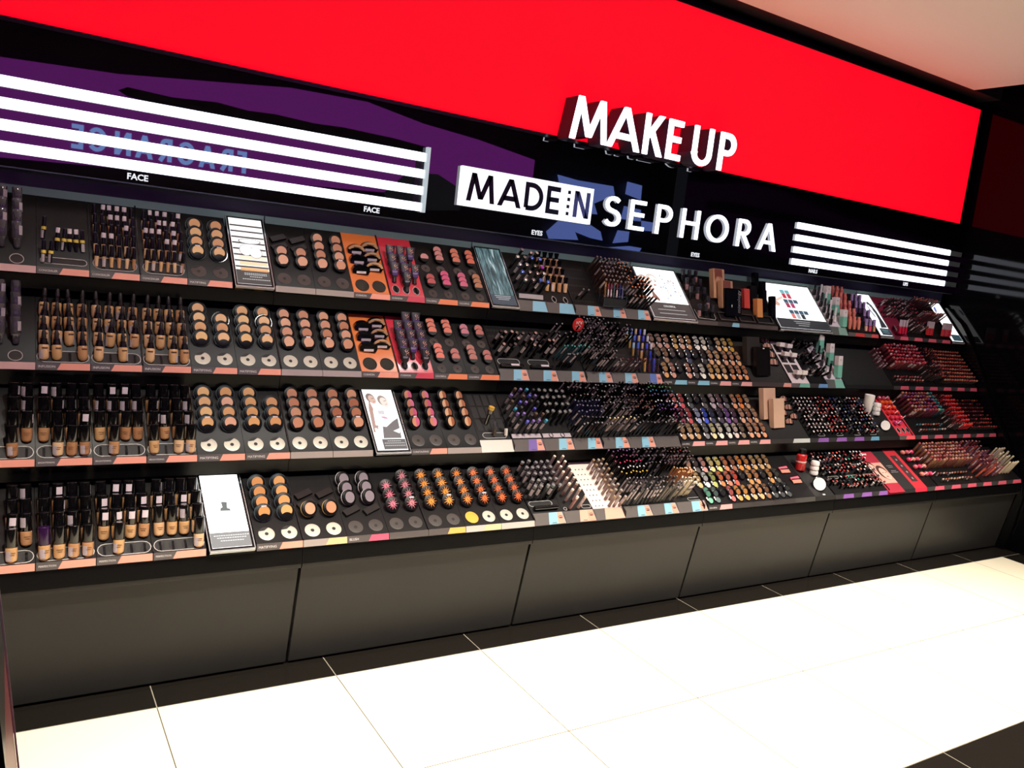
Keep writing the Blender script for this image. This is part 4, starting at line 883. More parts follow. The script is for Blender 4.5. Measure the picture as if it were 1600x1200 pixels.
def mix_x(t, w_, h, d):
    obj('lettering', text_mesh('MIXOLOGY'.lower(), 0.036, 0.0003), P(120, 118, 122), t, (w_ * 0.42, -d / 2 - 0.0005, 0.02), (PI / 2, -PI / 2, 0))
    obj('small_mark', MB().box(-0.018, -0.013, -d / 2 - 0.0006, -d / 2, 0.05, 0.066), P(170, 170, 174), t)
box_thing('black box with sideways grey wording, front of patterned boxes', 2.635, 1, 0.045, 0.125, 0.160, 0.03, mat((8, 9, 14), 0.2), extra=mix_x)
box_thing('coral red faceted box standing beside gold one', 2.785, 1, 0.115, 0.052, 0.115, 0.03, P(190, 66, 62), rz=0.1)
box_thing('golden orange faceted box on the top shelf', 2.86, 1, 0.055, 0.052, 0.110, 0.03, P(206, 140, 84), rz=0.1)
box_thing('black faceted box behind the golden orange one', 2.86, 1, 0.145, 0.055, 0.115, 0.03, BLACK)
for k in range(4): box_thing('narrow glossy black box left of nail screen, %s from left' % ORD[k], 2.93 + 0.02 * (k % 2), 1, 0.07 + 0.055 * k if k else 0.07, 0.04, 0.15 - 0.01 * k, 0.03, BLACK, name='tall_box') if False else None
for k, (xx, vv) in enumerate(((2.93, 0.10), (2.965, 0.17), (2.985, 0.06), (2.94, 0.235))):
    box_thing('narrow glossy black box, %s of four beside nail screen' % ['left front', 'right middle', 'right front', 'rearmost'][k], xx, 1, vv, 0.034, 0.13, 0.028, mat((10, 11, 16), 0.15), group='narrow black boxes')
def hexbox(r, x, v, h, label, top=P(206, 196, 198), body=P(112, 176, 158)):
    t = thing('mint_carton', label, 'box', SP(r, x, v, 0.001), (math.radians(-6), 0, 0.1), 'mint and white cartons')
    obj('mint_body', MB().box(-0.024, 0.024, -0.014, 0.014, 0, h * 0.58), body, t)
    obj('white_top', MB().box(-0.024, 0.024, -0.014, 0.014, h * 0.58 + 0.0003, h), top, t)
    obj('print', MB().box(-0.006, -0.003, -0.0146, -0.014, h * 0.78, h * 0.86).box(0.003, 0.006, -0.0146, -0.014, h * 0.78, h * 0.86), P(110, 110, 110), t)
def tall_drop(r, x, v, label, m=None):
    place('care_dropper', 'bottle', 'small clear nail care bottles', label, SP(r, x, v, 0.001), (0, 0, 0), [('bottle', K('cdb', lambda: MB().lathe([(0.010, 0), (0.011, 0.002), (0.011, 0.035), (0.005, 0.040)], 12)), m or P(206, 200, 206)), ('cap', K('cdc', lambda: MB().lathe([(0.007, 0.0405), (0.0065, 0.09), (0.005, 0.092)], 10)), P(210, 206, 212) if m is None else BLACK)])
GWT = P(196, 184, 192)
t = T(1, 21, 'pale lilac tray with mint cartons right of nail screen', body=GWT, band=P(116, 150, 138), frac=0.45, base=P(80, 84, 82), tall=True)
for k, (xx, v, h) in enumerate(((3.6, 0.22, 0.115), (3.625, 0.13, 0.115), (3.64, 0.04, 0.11))): hexbox(1, xx, v, h, 'mint and white carton, %s of three on top shelf' % ['rear', 'middle', 'front'][k])
for k in range(4): tall_drop(1, 3.563 + 0.004 * k, 0.26 - 0.062 * k, 'pale slender dropper, %s from the back on pale tray' % ORD[k])
for k in range(6): tall_drop(1, 3.522, 0.285 - 0.047 * k, 'tiny black-capped bottle, %s from back on pale tray' % ORD[k], BLACK)
t = T(1, 22, 'black tray of coral-pink nail care tubes', band=P(190, 60, 62), frac=0.4)
for j, v in enumerate((0.025, 0.095, 0.160, 0.222, 0.275)):
    for i in range(3):
        place('nail_care_tube', 'tube', 'coral pink flared tubes', lab('coral-pink flared tube', i, j, 'top shelf nail area'), SP(1, 22 / 6. + 0.03 + 0.045 * i, v, 0.001), (math.radians(-6), 0, 0), [('tube', K('nct', lambda: MB().lathe([(0.007, 0), (0.010, 0.004), (0.014, 0.058)], 12)), P(206, 120, 104) if j < 2 else P(196, 100, 98)), ('cap', K('ncc', lambda: MB().lathe([(0.0125, 0.0585), (0.0095, 0.064), (0.0095, 0.080), (0.008, 0.082)], 12)), P(206, 110, 96))])
t = tray(1, 23, 23.9, 'black tray of purple-capped glitter nail polishes', band=P(206, 80, 86), frac=0.45)
for j, v in enumerate((0.02, 0.10, 0.165, 0.225)):
    for i in range(3):
        if (j, i) in ((1, 0),): continue
        place('glitter_polish', 'bottle', 'purple-capped glitter polishes', lab('purple-capped glitter polish', i, j, 'left of drawn profile screen'), SP(1, 23 / 6. + 0.03 + 0.042 * i, v, 0.001), (math.radians(-6), 0, 0.3), [('bottle', K('gpb', lambda: MB().lathe([(0.008, 0), (0.010, 0.002), (0.010, 0.032), (0.006, 0.036)], 12)), [P(214, 170, 150), P(220, 70, 110), P(200, 150, 110)][i] if j == 0 else P(70, 40, 84)), ('cap', K('gpc', lambda: MB().lathe([(0.0105, 0.0365), (0.0105, 0.078), (0.009, 0.08)], 12)), mat((170, 150, 196), 0.3, 0.4, noise=0.7, nscale=140))])
# ---- second shelf mascara and pencils
for q, m in enumerate((6, 7)):
    t = T(2, m, 'black mascara tray with outlined wells, %s of two on second shelf' % ['left', 'right'][q], **ES)
    ring(t, 0.075, 0.078, 0.12, 0.030)
    obj('sample_product', MB().lathe([(0.0075, 0), (0.008, 0.004), (0.008, 0.12), (0.006, 0.125)], 12, Matrix.Translation((0.018, 0.050, 0.010)) @ Matrix.Rotation(PI / 2, 4, 'Y')), CAPM, t)
    obj('price_plate', MB().box(0.07, 0.115, 0.043, 0.053, 0.019, 0.020), STICK, t)
    holes(t, [(0.02 + 0.018 * i, v) for v in (0.225, 0.26, 0.29) for i in range(8)], 0.0075)
    sticks('mascara', 'mascara', 'chunky black mascara with silver tip', 2, m, 1 / 6., 'second shelf, %s mascara tray' % ['left', 'right'][q], 5, (0.115, 0.150, 0.185), 0.0082, 0.085, CAPM, SIL, 'chunky black mascaras', xoff=0.022, endlen=0.002, st_p=0.3, jit=0.004, ends=[SIL, mat((60, 60, 62), 0.1, 0.8), mat((120, 120, 122), 0.1, 0.8)], skip_p=0.08)
ENDB = [P(120, 116, 120), P(150, 146, 150), P(90, 86, 92), P(60, 58, 62)]
def pencils(r, m, where, rows, nx=8, **k):
    k.setdefault('ends', ENDB); k.setdefault('barrel', P(9, 9, 10, rough=0.25)); k.setdefault('st_p', 0.5)
    bar = k.pop('barrel'); w_ = k.pop('w', 1 / 6.)
    sticks('eye_pencil', 'pencil', k.pop('look', 'black eye pencil'), r, m, w_, where, nx, rows, 0.0043, 0.105, bar, GREYE, 'black eye pencils', xoff=0.010, endlen=0.003, seg=6, jit=0.0025, jrot=0.05, **k)
t = T(2, 8, 'black pencil tray with teal row, right of mascara trays', **ES)
pencils(2, 8, 'second shelf, beside mascaras', (0.06,), 7, st_p=0.5, w=0.1)
pencils(2, 8, 'second shelf, beside mascaras', (0.11,), 8, ends=[P(60, 170, 160)], barrel=P(20, 70, 84), look='teal eye pencil', j0=1)
pencils(2, 8, 'second shelf, beside mascaras', (0.165, 0.19, 0.24), 5, st_p=0.4, skip_p=0.15, j0=2)
t = T(2, 9, 'densely packed black pencil tray on the second shelf', **ES)
pencils(2, 9, 'second shelf, densest pencil tray', (0.045, 0.085, 0.12, 0.155, 0.19, 0.225, 0.26, 0.29), 8, skip_p=0.08)
t = T(2, 10, 'half-empty black pencil tray with pierced holes, second shelf', **ES)
holes(t, [(0.025 + 0.016 * i, v) for v in (0.06, 0.105, 0.15) for i in range(8)], 0.006)
pencils(2, 10, 'second shelf, half-empty tray', (0.20, 0.235, 0.27), 7, skip_p=0.2)
pencils(2, 10, 'second shelf, half-empty tray', (0.045,), 6, barrel=P(66, 22, 30), ends=[P(110, 40, 50)], look='dark red eye pencil', j0=3)
t = T(2, 11, 'black tray of colourful upright liners left of eyeshadows', **dict(ES, band=P(84, 110, 180)))
CL5 = [P(28, 30, 46), P(186, 140, 70), P(90, 20, 44), P(44, 52, 170), P(60, 24, 40)]
CT5 = [P(150, 190, 216), P(70, 100, 190), P(190, 160, 130), P(60, 70, 190), P(196, 190, 200)]
for j, v in enumerate((0.045, 0.095, 0.145, 0.195, 0.24)):
    for i in range(5):
        place('colour_liner', 'liner', 'colourful upright eyeliners', lab('upright coloured liner', i, j, 'left of eyeshadows'), SP(2, 11 / 6. + 0.026 + 0.030 * i, v, 0.001), (math.radians(-4), 0, 0.3), [('barrel', K('clb5', lambda: MB().lathe([(0.0055, 0), (0.0062, 0.002), (0.0062, 0.040)], 10)), CL5[(i + (j > 1)) % 5], [('label_sticker', K('cls5', lambda: curved_patch(0.0064, 0.004, 0.036, 20, 100)), STICK)] if (i + j) % 2 else []), ('cap', K('clc5', lambda: MB().lathe([(0.0068, 0.0405), (0.0068, 0.068), (0.0055, 0.07)], 10)), (CT5 if j > 1 else [P(30, 28, 32), CL5[i]])[i % (5 if j > 1 else 2)])])
# ---- eyeshadow singles
def shadow_tray(r, m, label, where, colrows, skip=(), band=None, text=None):
    """colrows: 3 groups (front first) of 3 colours"""
    t = T(r, m, label, band=band, text=text, frac=0.45, base=P(60, 56, 55), tsize=0.010)
    for g_ in range(3):
        for c in range(3):
            x = m / 6.0 + 0.031 + 0.052 * c; v = 0.026 + 0.098 * g_
            cc = colrows[g_][c]
            for k in range(3):
                if (g_, c, k) in skip: continue
                if k == 0:
                    a = SP(r, x, v, 0.0035); rot = (TH[r] + 0.25, 0, 0)
                    cs = P(*cc, rough=0.5)
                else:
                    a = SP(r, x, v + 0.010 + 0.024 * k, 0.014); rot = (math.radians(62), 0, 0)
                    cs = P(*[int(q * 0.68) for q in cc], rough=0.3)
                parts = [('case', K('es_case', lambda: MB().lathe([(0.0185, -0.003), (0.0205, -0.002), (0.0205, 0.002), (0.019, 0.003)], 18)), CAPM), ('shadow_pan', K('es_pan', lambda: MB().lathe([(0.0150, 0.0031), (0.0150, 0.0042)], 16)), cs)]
                if k == 0: parts.append(('white_glint', K('es_glint', lambda: MB().box(-0.024, -0.017, 0.008, 0.018, 0.002, 0.006)), WHITEP))  # small white box painted in as the highlight on the open pot
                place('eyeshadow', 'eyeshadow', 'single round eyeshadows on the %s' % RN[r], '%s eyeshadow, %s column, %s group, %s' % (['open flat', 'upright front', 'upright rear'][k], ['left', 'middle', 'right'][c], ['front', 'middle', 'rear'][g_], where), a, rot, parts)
    return t
G = lambda *a: list(a)
ey2 = [[[(206, 150, 90), (196, 140, 120), (60, 60, 64)], [(110, 92, 74), (150, 110, 80), (92, 84, 84)], [(160, 120, 104), (176, 130, 116), (186, 128, 110)]],
       [[(206, 140, 116), (70, 60, 60), (226, 220, 206)], [(60, 52, 52), (50, 58, 88), (40, 40, 44)], [(196, 150, 84), (210, 160, 130), (206, 150, 100)]],
       [[(226, 170, 100), (226, 176, 112), (222, 172, 120)], [(40, 36, 36), (214, 160, 116), (226, 180, 130)], [(232, 226, 216), (232, 220, 200), (50, 50, 52)]],
       [[(206, 130, 78), (214, 140, 96), (220, 140, 90)], [(214, 150, 116), (226, 160, 122), (226, 166, 116)], [(216, 170, 120), (230, 180, 96), (196, 150, 50)]]]
ey3 = [[[(176, 138, 96), (190, 150, 108), (180, 136, 90)], [(150, 50, 110), (140, 40, 70), (190, 76, 80)], [(190, 120, 124), (224, 120, 110), (206, 80, 84)]],
       [[(120, 118, 122), (220, 206, 150), (236, 226, 206)], [(160, 166, 200), (60, 84, 210), (54, 60, 90)], [(70, 76, 74), (50, 50, 52), (80, 78, 76)]],
       [[(214, 214, 204), (214, 190, 180), (120, 100, 80)], [(70, 60, 80), (128, 84, 160), (96, 66, 88)], [(196, 170, 180), (120, 84, 96), (96, 90, 92)]],
       [[(216, 150, 116), (210, 138, 100), (206, 140, 100)], [(216, 160, 128), (170, 110, 76), (206, 150, 110)], [(222, 150, 106), (232, 120, 40), (190, 150, 116)]]]
ey4 = [[[(110, 180, 150), (90, 110, 108), (44, 48, 48)], [(206, 170, 116), (200, 200, 200), (170, 176, 96)], [(206, 150, 120), (80, 70, 70), (200, 140, 130)]],
       [[(196, 100, 96), (226, 150, 80), (222, 156, 84)], [(226, 120, 66), (206, 116, 90), (222, 84, 66)], [(220, 196, 130), (226, 206, 120), (200, 120, 80)]],
       [[(220, 156, 110), (226, 160, 106), (140, 96, 66)], [(60, 56, 52), (190, 130, 70), (196, 130, 84)], [(150, 90, 60), (226, 130, 50), (196, 130, 70)]],
       [[(60, 64, 66), (50, 52, 54), (60, 64, 66)], [(60, 56, 54), (190, 130, 70), (70, 72, 66)], [(190, 150, 96), (180, 140, 90), (170, 130, 84)]]]
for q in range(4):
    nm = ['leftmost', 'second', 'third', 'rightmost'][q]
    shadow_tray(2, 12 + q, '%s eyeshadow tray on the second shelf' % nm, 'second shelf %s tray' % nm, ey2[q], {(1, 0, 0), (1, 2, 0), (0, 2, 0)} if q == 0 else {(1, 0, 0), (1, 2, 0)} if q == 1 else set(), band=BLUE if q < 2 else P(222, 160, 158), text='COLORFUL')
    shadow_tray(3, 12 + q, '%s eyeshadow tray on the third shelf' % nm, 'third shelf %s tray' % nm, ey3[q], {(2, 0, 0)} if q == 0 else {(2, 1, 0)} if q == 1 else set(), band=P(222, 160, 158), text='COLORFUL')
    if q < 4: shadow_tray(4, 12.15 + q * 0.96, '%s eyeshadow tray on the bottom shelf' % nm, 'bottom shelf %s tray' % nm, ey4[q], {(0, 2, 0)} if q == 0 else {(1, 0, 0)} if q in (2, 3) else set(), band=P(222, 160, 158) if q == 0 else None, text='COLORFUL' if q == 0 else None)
# palettes
def palette(r, x, v, label, cols_, rz=0.0, s=1.0):
    t = thing('eyeshadow_palette', label, 'palette', (lambda q: (q[0], q[1], q[2] + 0.002))(SP(r, x, v, 0.0)), (math.radians(65), 0, rz), 'half-moon palettes on the %s' % RN[r])
    pts = [(-0.033 * s, 0), (0.033 * s, 0)] + [(a * s, b_ * s + 0.012 * s) for a, b_ in arc(0, 0, 0.033, 0.028, 0, 180, 12)]
    obj('case', MB().prism(pts, 0, 0.006, 'xy'), CAPM, t)
    for k in range(5):
        xa = (-0.027 + 0.0108 * k) * s; xb = xa + 0.0098 * s; yt = (0.010 + math.sqrt(max(0, 1 - ((xa + xb) / 2 / (0.030 * s)) ** 2)) * 0.024) * s
        obj('shadow_bar', MB().prism([(xa, 0.005 * s), (xb, 0.005 * s), (xb, yt), (xa, yt)], 0.0062, 0.0068, 'xy'), cols_[k % len(cols_)], t)
    obj('clasp', MB().box(-0.004, 0.004, 0.033 * s, 0.036 * s, 0.0062, 0.0072), SILVER, t)
BR = [P(150, 100, 84), P(176, 130, 112), P(120, 76, 62), P(196, 150, 128), P(104, 66, 60)]
t = tray(2, 16, 18, 'black tray of half-moon palettes and black boxes, second shelf', base=P(70, 60, 58), body=P(32, 29, 27), band=P(214, 150, 140), frac=0.78)
for k, (x, v) in enumerate(((2.925, 0.120), (2.935, 0.175), (2.945, 0.235), (2.955, 0.285))): palette(2, x, v, 'half-moon palette, %s from the front on second shelf' % ORD[k], BR, -0.15, 1.2)
obj('palette_outline', MB().ribbon(arc(0.27, 0.05, 0.03, 0.022, 0, 180, 10), 0.003, 0, 0.001), P(14, 13, 13), t)
obj('palette_outline', MB().ribbon(arc(0.28, 0.02, 0.03, 0.022, 0, 180, 10), 0.003, 0, 0.001), P(14, 13, 13), t)
box_thing('dark grey upright box, rear of two on second shelf', 2.735, 2, 0.115, 0.12, 0.165, 0.03, P(48, 44, 42), rz=0.1)
box_thing('black upright box, front of two on second shelf', 2.775, 2, 0.045, 0.13, 0.165, 0.03, mat((20, 18, 18), 0.2), rz=0.1, extra=lambda t, w_, h, d: obj('small_mark', MB().box(-0.004, 0.012, -d / 2 - 0.0006, -d / 2, h - 0.012, h - 0.006), P(200, 200, 200), t))
t = tray(3, 16, 18, 'black tray of half-moon palettes and beige boxes, third shelf', base=P(52, 48, 46), body=P(28, 26, 25), band=P(196, 200, 196), frac=0.55)
for k, (x, v) in enumerate(((2.89, 0.095), (2.955, 0.130), (2.885, 0.155), (2.955, 0.195), (2.89, 0.225), (2.955, 0.255), (2.92, 0.29))): palette(3, x, v, 'half-moon palette, %s from the front on third shelf' % ORD[k], BR, -0.1, 1.0)
BEI = P(206, 170, 146)
box_thing('tall beige box behind a shorter beige box, third shelf', 2.74, 3, 0.135, 0.115, 0.175, 0.03, BEI, rz=0.12)
box_thing('shorter beige box in front, third shelf', 2.775, 3, 0.075, 0.105, 0.165, 0.03, BEI, rz=0.12)
# ---- third shelf slotted tray
t = T(3, 5, 'nearly empty slotted black tray with glare painted white on front strip', base=mat((214, 208, 198), 0.3, spec=0.9), tall=True, body=TRAYM)  # lamp glare is put into the near-white strip colour
for c in range(4):
    for rr_ in range(3): obj('slot', MB().box(0.012 + 0.037 * c, 0.040 + 0.037 * c, 0.085 + 0.068 * rr_, 0.145 + 0.068 * rr_, 0.0, 0.0008), HOLEM, t)
ring(t, 0.085, 0.058, 0.12, 0.028)
place('brush_pen', 'brush', None, 'black pen with yellow end standing in slotted tray', SP(3, 0.895, 0.12, 0.001), (math.radians(15), 0.1, 0), [('barrel', K('bpn', lambda: MB().lathe([(0.009, 0), (0.009, 0.05), (0.013, 0.055), (0.013, 0.072)], 10)), CAPM), ('yellow_end', K('bpy_', lambda: MB().lathe([(0.0135, 0.0725), (0.0135, 0.086)], 10)), P(206, 160, 60))])
for k, (x, mm) in enumerate(((0.915, P(70, 60, 50)), (0.975, P(220, 214, 206)))):
    place('lip_tube', 'tube', None, ['dark silver-tipped tube leaning in slotted tray front', 'white-bodied tube at slotted tray right corner'][k], SP(3, x, 0.055, 0.001), (math.radians(-4), 0, 0.2), [('tube', K('ltb', lambda: MB().lathe([(0.007, 0), (0.008, 0.002), (0.008, 0.034)], 12)), mm), ('cap', K('ltc', lambda: MB().lathe([(0.0082, 0.0345), (0.0075, 0.066)], 12)), mat((150, 150, 150), 0.2, 0.8) if k == 0 else BLACK)])
# ---- third shelf liners
t = T(3, 6, 'black tray of blue and brown chunky liners', **dict(ES, band=P(112, 88, 160)))
obj('price_plate', MB().box(0.004, 0.16, 0.040, 0.062, 0.002, 0.004), P(176, 164, 170), t); 
CH = [P(44, 42, 44), P(90, 66, 52), P(84, 84, 190), P(120, 96, 160), P(60, 150, 180)]
sticks('chunky_liner', 'liner', 'chunky pen liner', 3, 6, 1 / 6., 'third shelf, coloured-end tray', 5, (0.075, 0.110, 0.145, 0.180, 0.215, 0.25), 0.0072, 0.075, P(40, 38, 42), CH[0], 'chunky coloured-end liners', xoff=0.016, ends=[CH[0], CH[1], CH[2], CH[3], CH[4]], endlen=0.016, st_p=0.5, jit=0.003, skip_p=0.1)
t = T(3, 7, 'black tray of pointed-end liners with two ringed plates', **ES)
obj('price_plate', MB().box(0.004, 0.162, 0.040, 0.062, 0.002, 0.004), P(176, 164, 170), t)
for cx in (0.05, 0.115): obj('outline', MB().ribbon(circ(cx, 0.052, 0.010, 0.012), 0.003, 0.004, 0.006, True), BLACK, t)
sticks('pointed_liner', 'liner', 'black liner with pointed end', 3, 7, 1 / 6., 'third shelf, pointed liner tray', 5, (0.13, 0.170, 0.21, 0.25), 0.0068, 0.075, BLACK, P(96, 96, 94), 'pointed-end liners', xoff=0.018, tip='fat', endlen=0.014, st_p=0.05)
t = T(3, 8, 'black pencil tray with navy rows on third shelf', **ES)
pencils(3, 8, 'third shelf, navy pencil tray', (0.045, 0.08), 8, st_p=0.4)
pencils(3, 8, 'third shelf, navy pencil tray', (0.115, 0.145, 0.175), 8, barrel=P(30, 30, 66), ends=[P(120, 118, 150), P(90, 90, 120)], look='navy eye pencil', j0=2, st_p=0.1)
pencils(3, 8, 'third shelf, navy pencil tray', (0.21, 0.25, 0.29), 7, j0=5, ends=[P(120, 90, 80), P(100, 76, 70), P(130, 124, 124)])
t = T(3, 9, 'black pencil tray with cream-tipped row on third shelf', **ES)
pencils(3, 9, 'third shelf, cream-tipped pencil tray', (0.045,), 5)
pencils(3, 9, 'third shelf, cream-tipped pencil tray', (0.075,), 7, barrel=P(150, 130, 124), ends=[P(232, 214, 160)], look='pale eye pencil with cream tip', j0=1, st_p=0.3)
pencils(3, 9, 'third shelf, cream-tipped pencil tray', (0.13, 0.165, 0.20, 0.235, 0.27), 8, j0=2, skip_p=0.08)
t = T(3, 10, 'black pencil tray with brown rows on third shelf', **ES)
pencils(3, 10, 'third shelf, brown row tray', (0.05, 0.09), 7, st_p=0.4, skip_p=0.15)
pencils(3, 10, 'third shelf, brown row tray', (0.14, 0.175, 0.21), 8, ends=[P(120, 76, 64), P(100, 66, 60)], j0=2)
pencils(3, 10, 'third shelf, brown row tray', (0.25, 0.29), 7, j0=5)
t = T(3, 11, 'black pencil tray with bright tips, left of third shelf eyeshadows', tall=True)
pencils(3, 11, 'third shelf, bright tip tray', (0.05, 0.085), 7, st_p=0.3, skip_p=0.2)
for jj, (v, cc) in enumerate(((0.125, (110, 60, 150)), (0.15, (60, 60, 130)), (0.175, (220, 220, 230)), (0.215, (110, 100, 150)), (0.24, (40, 130, 170)), (0.265, (70, 150, 90)), (0.29, (140, 140, 140)))):
    pencils(3, 11, 'third shelf, bright tip tray', (v,), 7, ends=[P(*cc)], look='eye pencil with %s tip' % ['purple', 'navy', 'white', 'mauve', 'blue', 'green', 'grey'][jj], j0=jj + 2, st_p=0.05)
# ---- bottom shelf eye area
t = T(4, 6, 'black tray of boxed black mascaras beside orange starbursts', **dict(ES, band=BLUE))
ring(t, 0.07, 0.085, 0.12, 0.026)
obj('sample_product', MB().lathe([(0.0095, 0), (0.010, 0.004), (0.010, 0.12), (0.007, 0.125)], 12, Matrix.Translation((0.02, 0.055, 0.011)) @ Matrix.Rotation(PI / 2, 4, 'Y')), CAPM, t)
sticks('ring_mascara', 'mascara', 'black mascara with clear end', 4, 6, 1 / 6., 'bottom shelf mascara tray', 5, (0.115, 0.150, 0.185, 0.22, 0.255), 0.0085, 0.075, CAPM, CLEAR, 'clear-ended black mascaras', xoff=0.020, endlen=0.012, st_p=0.45, jit=0.003, barrels=[CAPM, P(60, 58, 58, rough=.15)])
t = T(4, 7, 'black stepped tray of nude pink glosses left of white board', **dict(ES, band=P(226, 160, 140)))
obj('outline', MB().ribbon(circ(0.018, 0.048, 0.008), 0.002, 0, 0.0015, True), RINGM, t); obj('outline', MB().ribbon(pill(0.135, 0.052, 0.05, 0.018), 0.002, 0, 0.0015, True), RINGM, t)
NUDE = [P(176, 140, 136), P(150, 108, 104), P(186, 150, 146)]
sticks('nude_gloss', 'gloss', 'nude pink gloss with cream top', 4, 7.15, 0.08, 'beside white board', 2, (0.05, 0.092, 0.125, 0.158, 0.19, 0.222, 0.254, 0.285), 0.0068, 0.068, NUDE[0], P(226, 206, 190), 'nude pink glosses', xoff=0.018, endlen=0.012, barrels=NUDE, st_p=0.25)
t = T(4, 8, 'white pierced board with brown pens at its right edge', body=P(232, 214, 204), tall=True, eye=False, band=P(226, 160, 140), frac=0.3)
holes(t, [(0.022 + 0.020 * i, 0.050 + 0.031 * v) for v in range(8) for i in range(3)] , 0.0035)
BRS = [P(150, 128, 120), P(120, 98, 92), P(140, 118, 110), P(132, 100, 76)]
sticks('brow_pen', 'pen', 'taupe brown pen', 4, 8.5, 0.083, 'white board edge', 3, (0.045, 0.085, 0.116, 0.147, 0.178, 0.21, 0.24, 0.27), 0.0075, 0.055, BRS[0], BRS[1], 'taupe pens on the white board', xoff=0.012, endlen=0.010, barrels=BRS, ends=[P(140, 116, 90), P(150, 140, 130)], st_p=0.25, jit=0.001)
t = T(4, 9, 'black pencil tray with red and yellow tips, bottom shelf', **ES)
pencils(4, 9, 'bottom shelf, red and yellow tray', (0.045, 0.085, 0.115), 8, st_p=0.45, barrels=[P(22, 20, 22), P(90, 84, 84), P(40, 38, 40)])
for jj, (v, cc, nm) in enumerate(((0.15, (206, 170, 60), 'yellow'), (0.18, (206, 200, 206), 'silver'), (0.215, (190, 50, 90), 'red'), (0.25, (130, 60, 90), 'plum'), (0.285, (120, 80, 130), 'mauve'))):
    pencils(4, 9, 'bottom shelf, red and yellow tray', (v,), 8, ends=[P(*cc)], look='eye pencil with %s tip' % nm, j0=jj + 3, st_p=0.15)
t = T(4, 10, 'black pencil tray with grey bundle, bottom shelf', **ES)
pencils(4, 10, 'bottom shelf, grey bundle tray', (0.05, 0.08, 0.11), 8, barrels=[P(120, 112, 104), P(70, 66, 62), P(22, 20, 22)], st_p=0.3)
pencils(4, 10, 'bottom shelf, grey bundle tray', (0.20, 0.245, 0.29), 7, j0=3)
t = tray(4, 11, 12.15, 'black tray of orange and cream pencils beside bottom eyeshadows', **ES)
obj('outline', MB().ribbon(pill(0.13, 0.048, 0.085, 0.016), 0.002, 0, 0.0015, True), RINGM, t)
holes(t, [(0.10 + 0.013 * i, v) for v in (0.085, 0.11, 0.135) for i in range(6)], 0.004)
pencils(4, 11, 'orange and cream tray', (0.075, 0.10), 7, barrel=P(206, 190, 164), ends=[P(226, 216, 190)], look='cream pencil', st_p=0.1, w=0.11)
pencils(4, 11, 'orange and cream tray', (0.135, 0.16), 8, barrel=P(206, 140, 90), ends=[P(226, 176, 120)], look='orange pencil', j0=2, st_p=0.0, w=0.12)
pencils(4, 11.1, 'orange and cream tray', (0.235, 0.265, 0.29), 8, ends=[SIL], j0=4, look='black pencil with silver end', w=0.17)
# ---- bottom right palettes, bottles, mirror
t = tray(4, 15.99, 17.0, 'black stepped tray with two pink-edged palettes', base=P(70, 68, 66))
for k, (x, v) in enumerate(((0.075, 0.17), (0.105, 0.095))):
    a = SP(4, 15.99 / 6 + x, v, 0.004)
    q = thing('blush_palette', ['rear pink-edged palette pair standing half open', 'front pink-edged palette pair standing half open'][k], 'palette', a, (math.radians(40), 0, 0), 'pink-edged palettes')
    obj('lower_case', MB().box(-0.035, 0.035, 0, 0.022, 0, 0.004), P(196, 130, 112), q); obj('pink_case', MB().box(-0.035, 0.035, 0.026, 0.040, 0, 0.005, Matrix.Rotation(0.1, 4, 'Z')), P(226, 96, 120), q); obj('hinge_cover', MB().box(-0.035, 0.035, 0.0225, 0.0255, 0, 0.010), BLACK, q)
t = tray(4, 17.0, 18.0, 'flat black bare shelf insert under red bottle', body=P(22, 21, 21), base=P(40, 39, 38))
obj('price_plate', MB().box(0.07, 0.09, 0.004, 0.012, 0.0, 0.002), P(200, 200, 200), t)
a = SP(4, 2.875, 0.19, 0.001)
place('remover_bottle', 'bottle', None, 'red nail remover bottle with black cap on bottom shelf', a, (0, 0, 0), [('bottle', K('rmb', lambda: MB().lathe([(0.024, 0), (0.026, 0.003), (0.026, 0.085), (0.020, 0.092)], 18, sx=1.2)), P(186, 34, 38, rough=0.2), [('label_band', K('rml', lambda: MB().lathe([(0.0262, 0.045), (0.0264, 0.0455), (0.0264, 0.052), (0.0262, 0.0525)], 18, sx=1.2)), P(226, 190, 186))]), ('cap', K('rmc', lambda: MB().lathe([(0.021, 0.0925), (0.021, 0.118), (0.018, 0.12)], 18)), BLACK)])
for k in range(3):
    x, y, z = SP(4, 2.955, 0.15, 0.001)
    place('white_jar', 'jar', 'stacked white cotton jars', ['bottom', 'middle', 'top'][k] + ' white round jar of the stack of three', (x, y, z + k * 0.0262), (0, 0, 0), [('jar', K('wjr', lambda: MB().lathe([(0.021, 0), (0.024, 0.004), (0.024, 0.019), (0.020, 0.026)], 18)), WHITEP)])
def mirror(r, x, v, label, big=1.0):
    q = thing('round_mirror', label, 'mirror', SP(r, x, v, 0.006), (TH[r] + 0.55, 0, -0.5))
    obj('black_rim', MB().lathe([(0.036 * big, -0.006), (0.039 * big, -0.003), (0.039 * big, 0.003), (0.036 * big, 0.004)], 26), mat((20, 19, 19), 0.1), q, (0, 0.03, 0))
    obj('mirror_face', MB().lathe([(0.034 * big, 0.0042), (0.034 * big, 0.005)], 26), mat((232, 230, 222), 0.3, 0.15), q, (0, 0.03, 0))
mirror(4, 2.90, 0.04, 'round pedestal mirror on bottom shelf below white jars', 1.05)
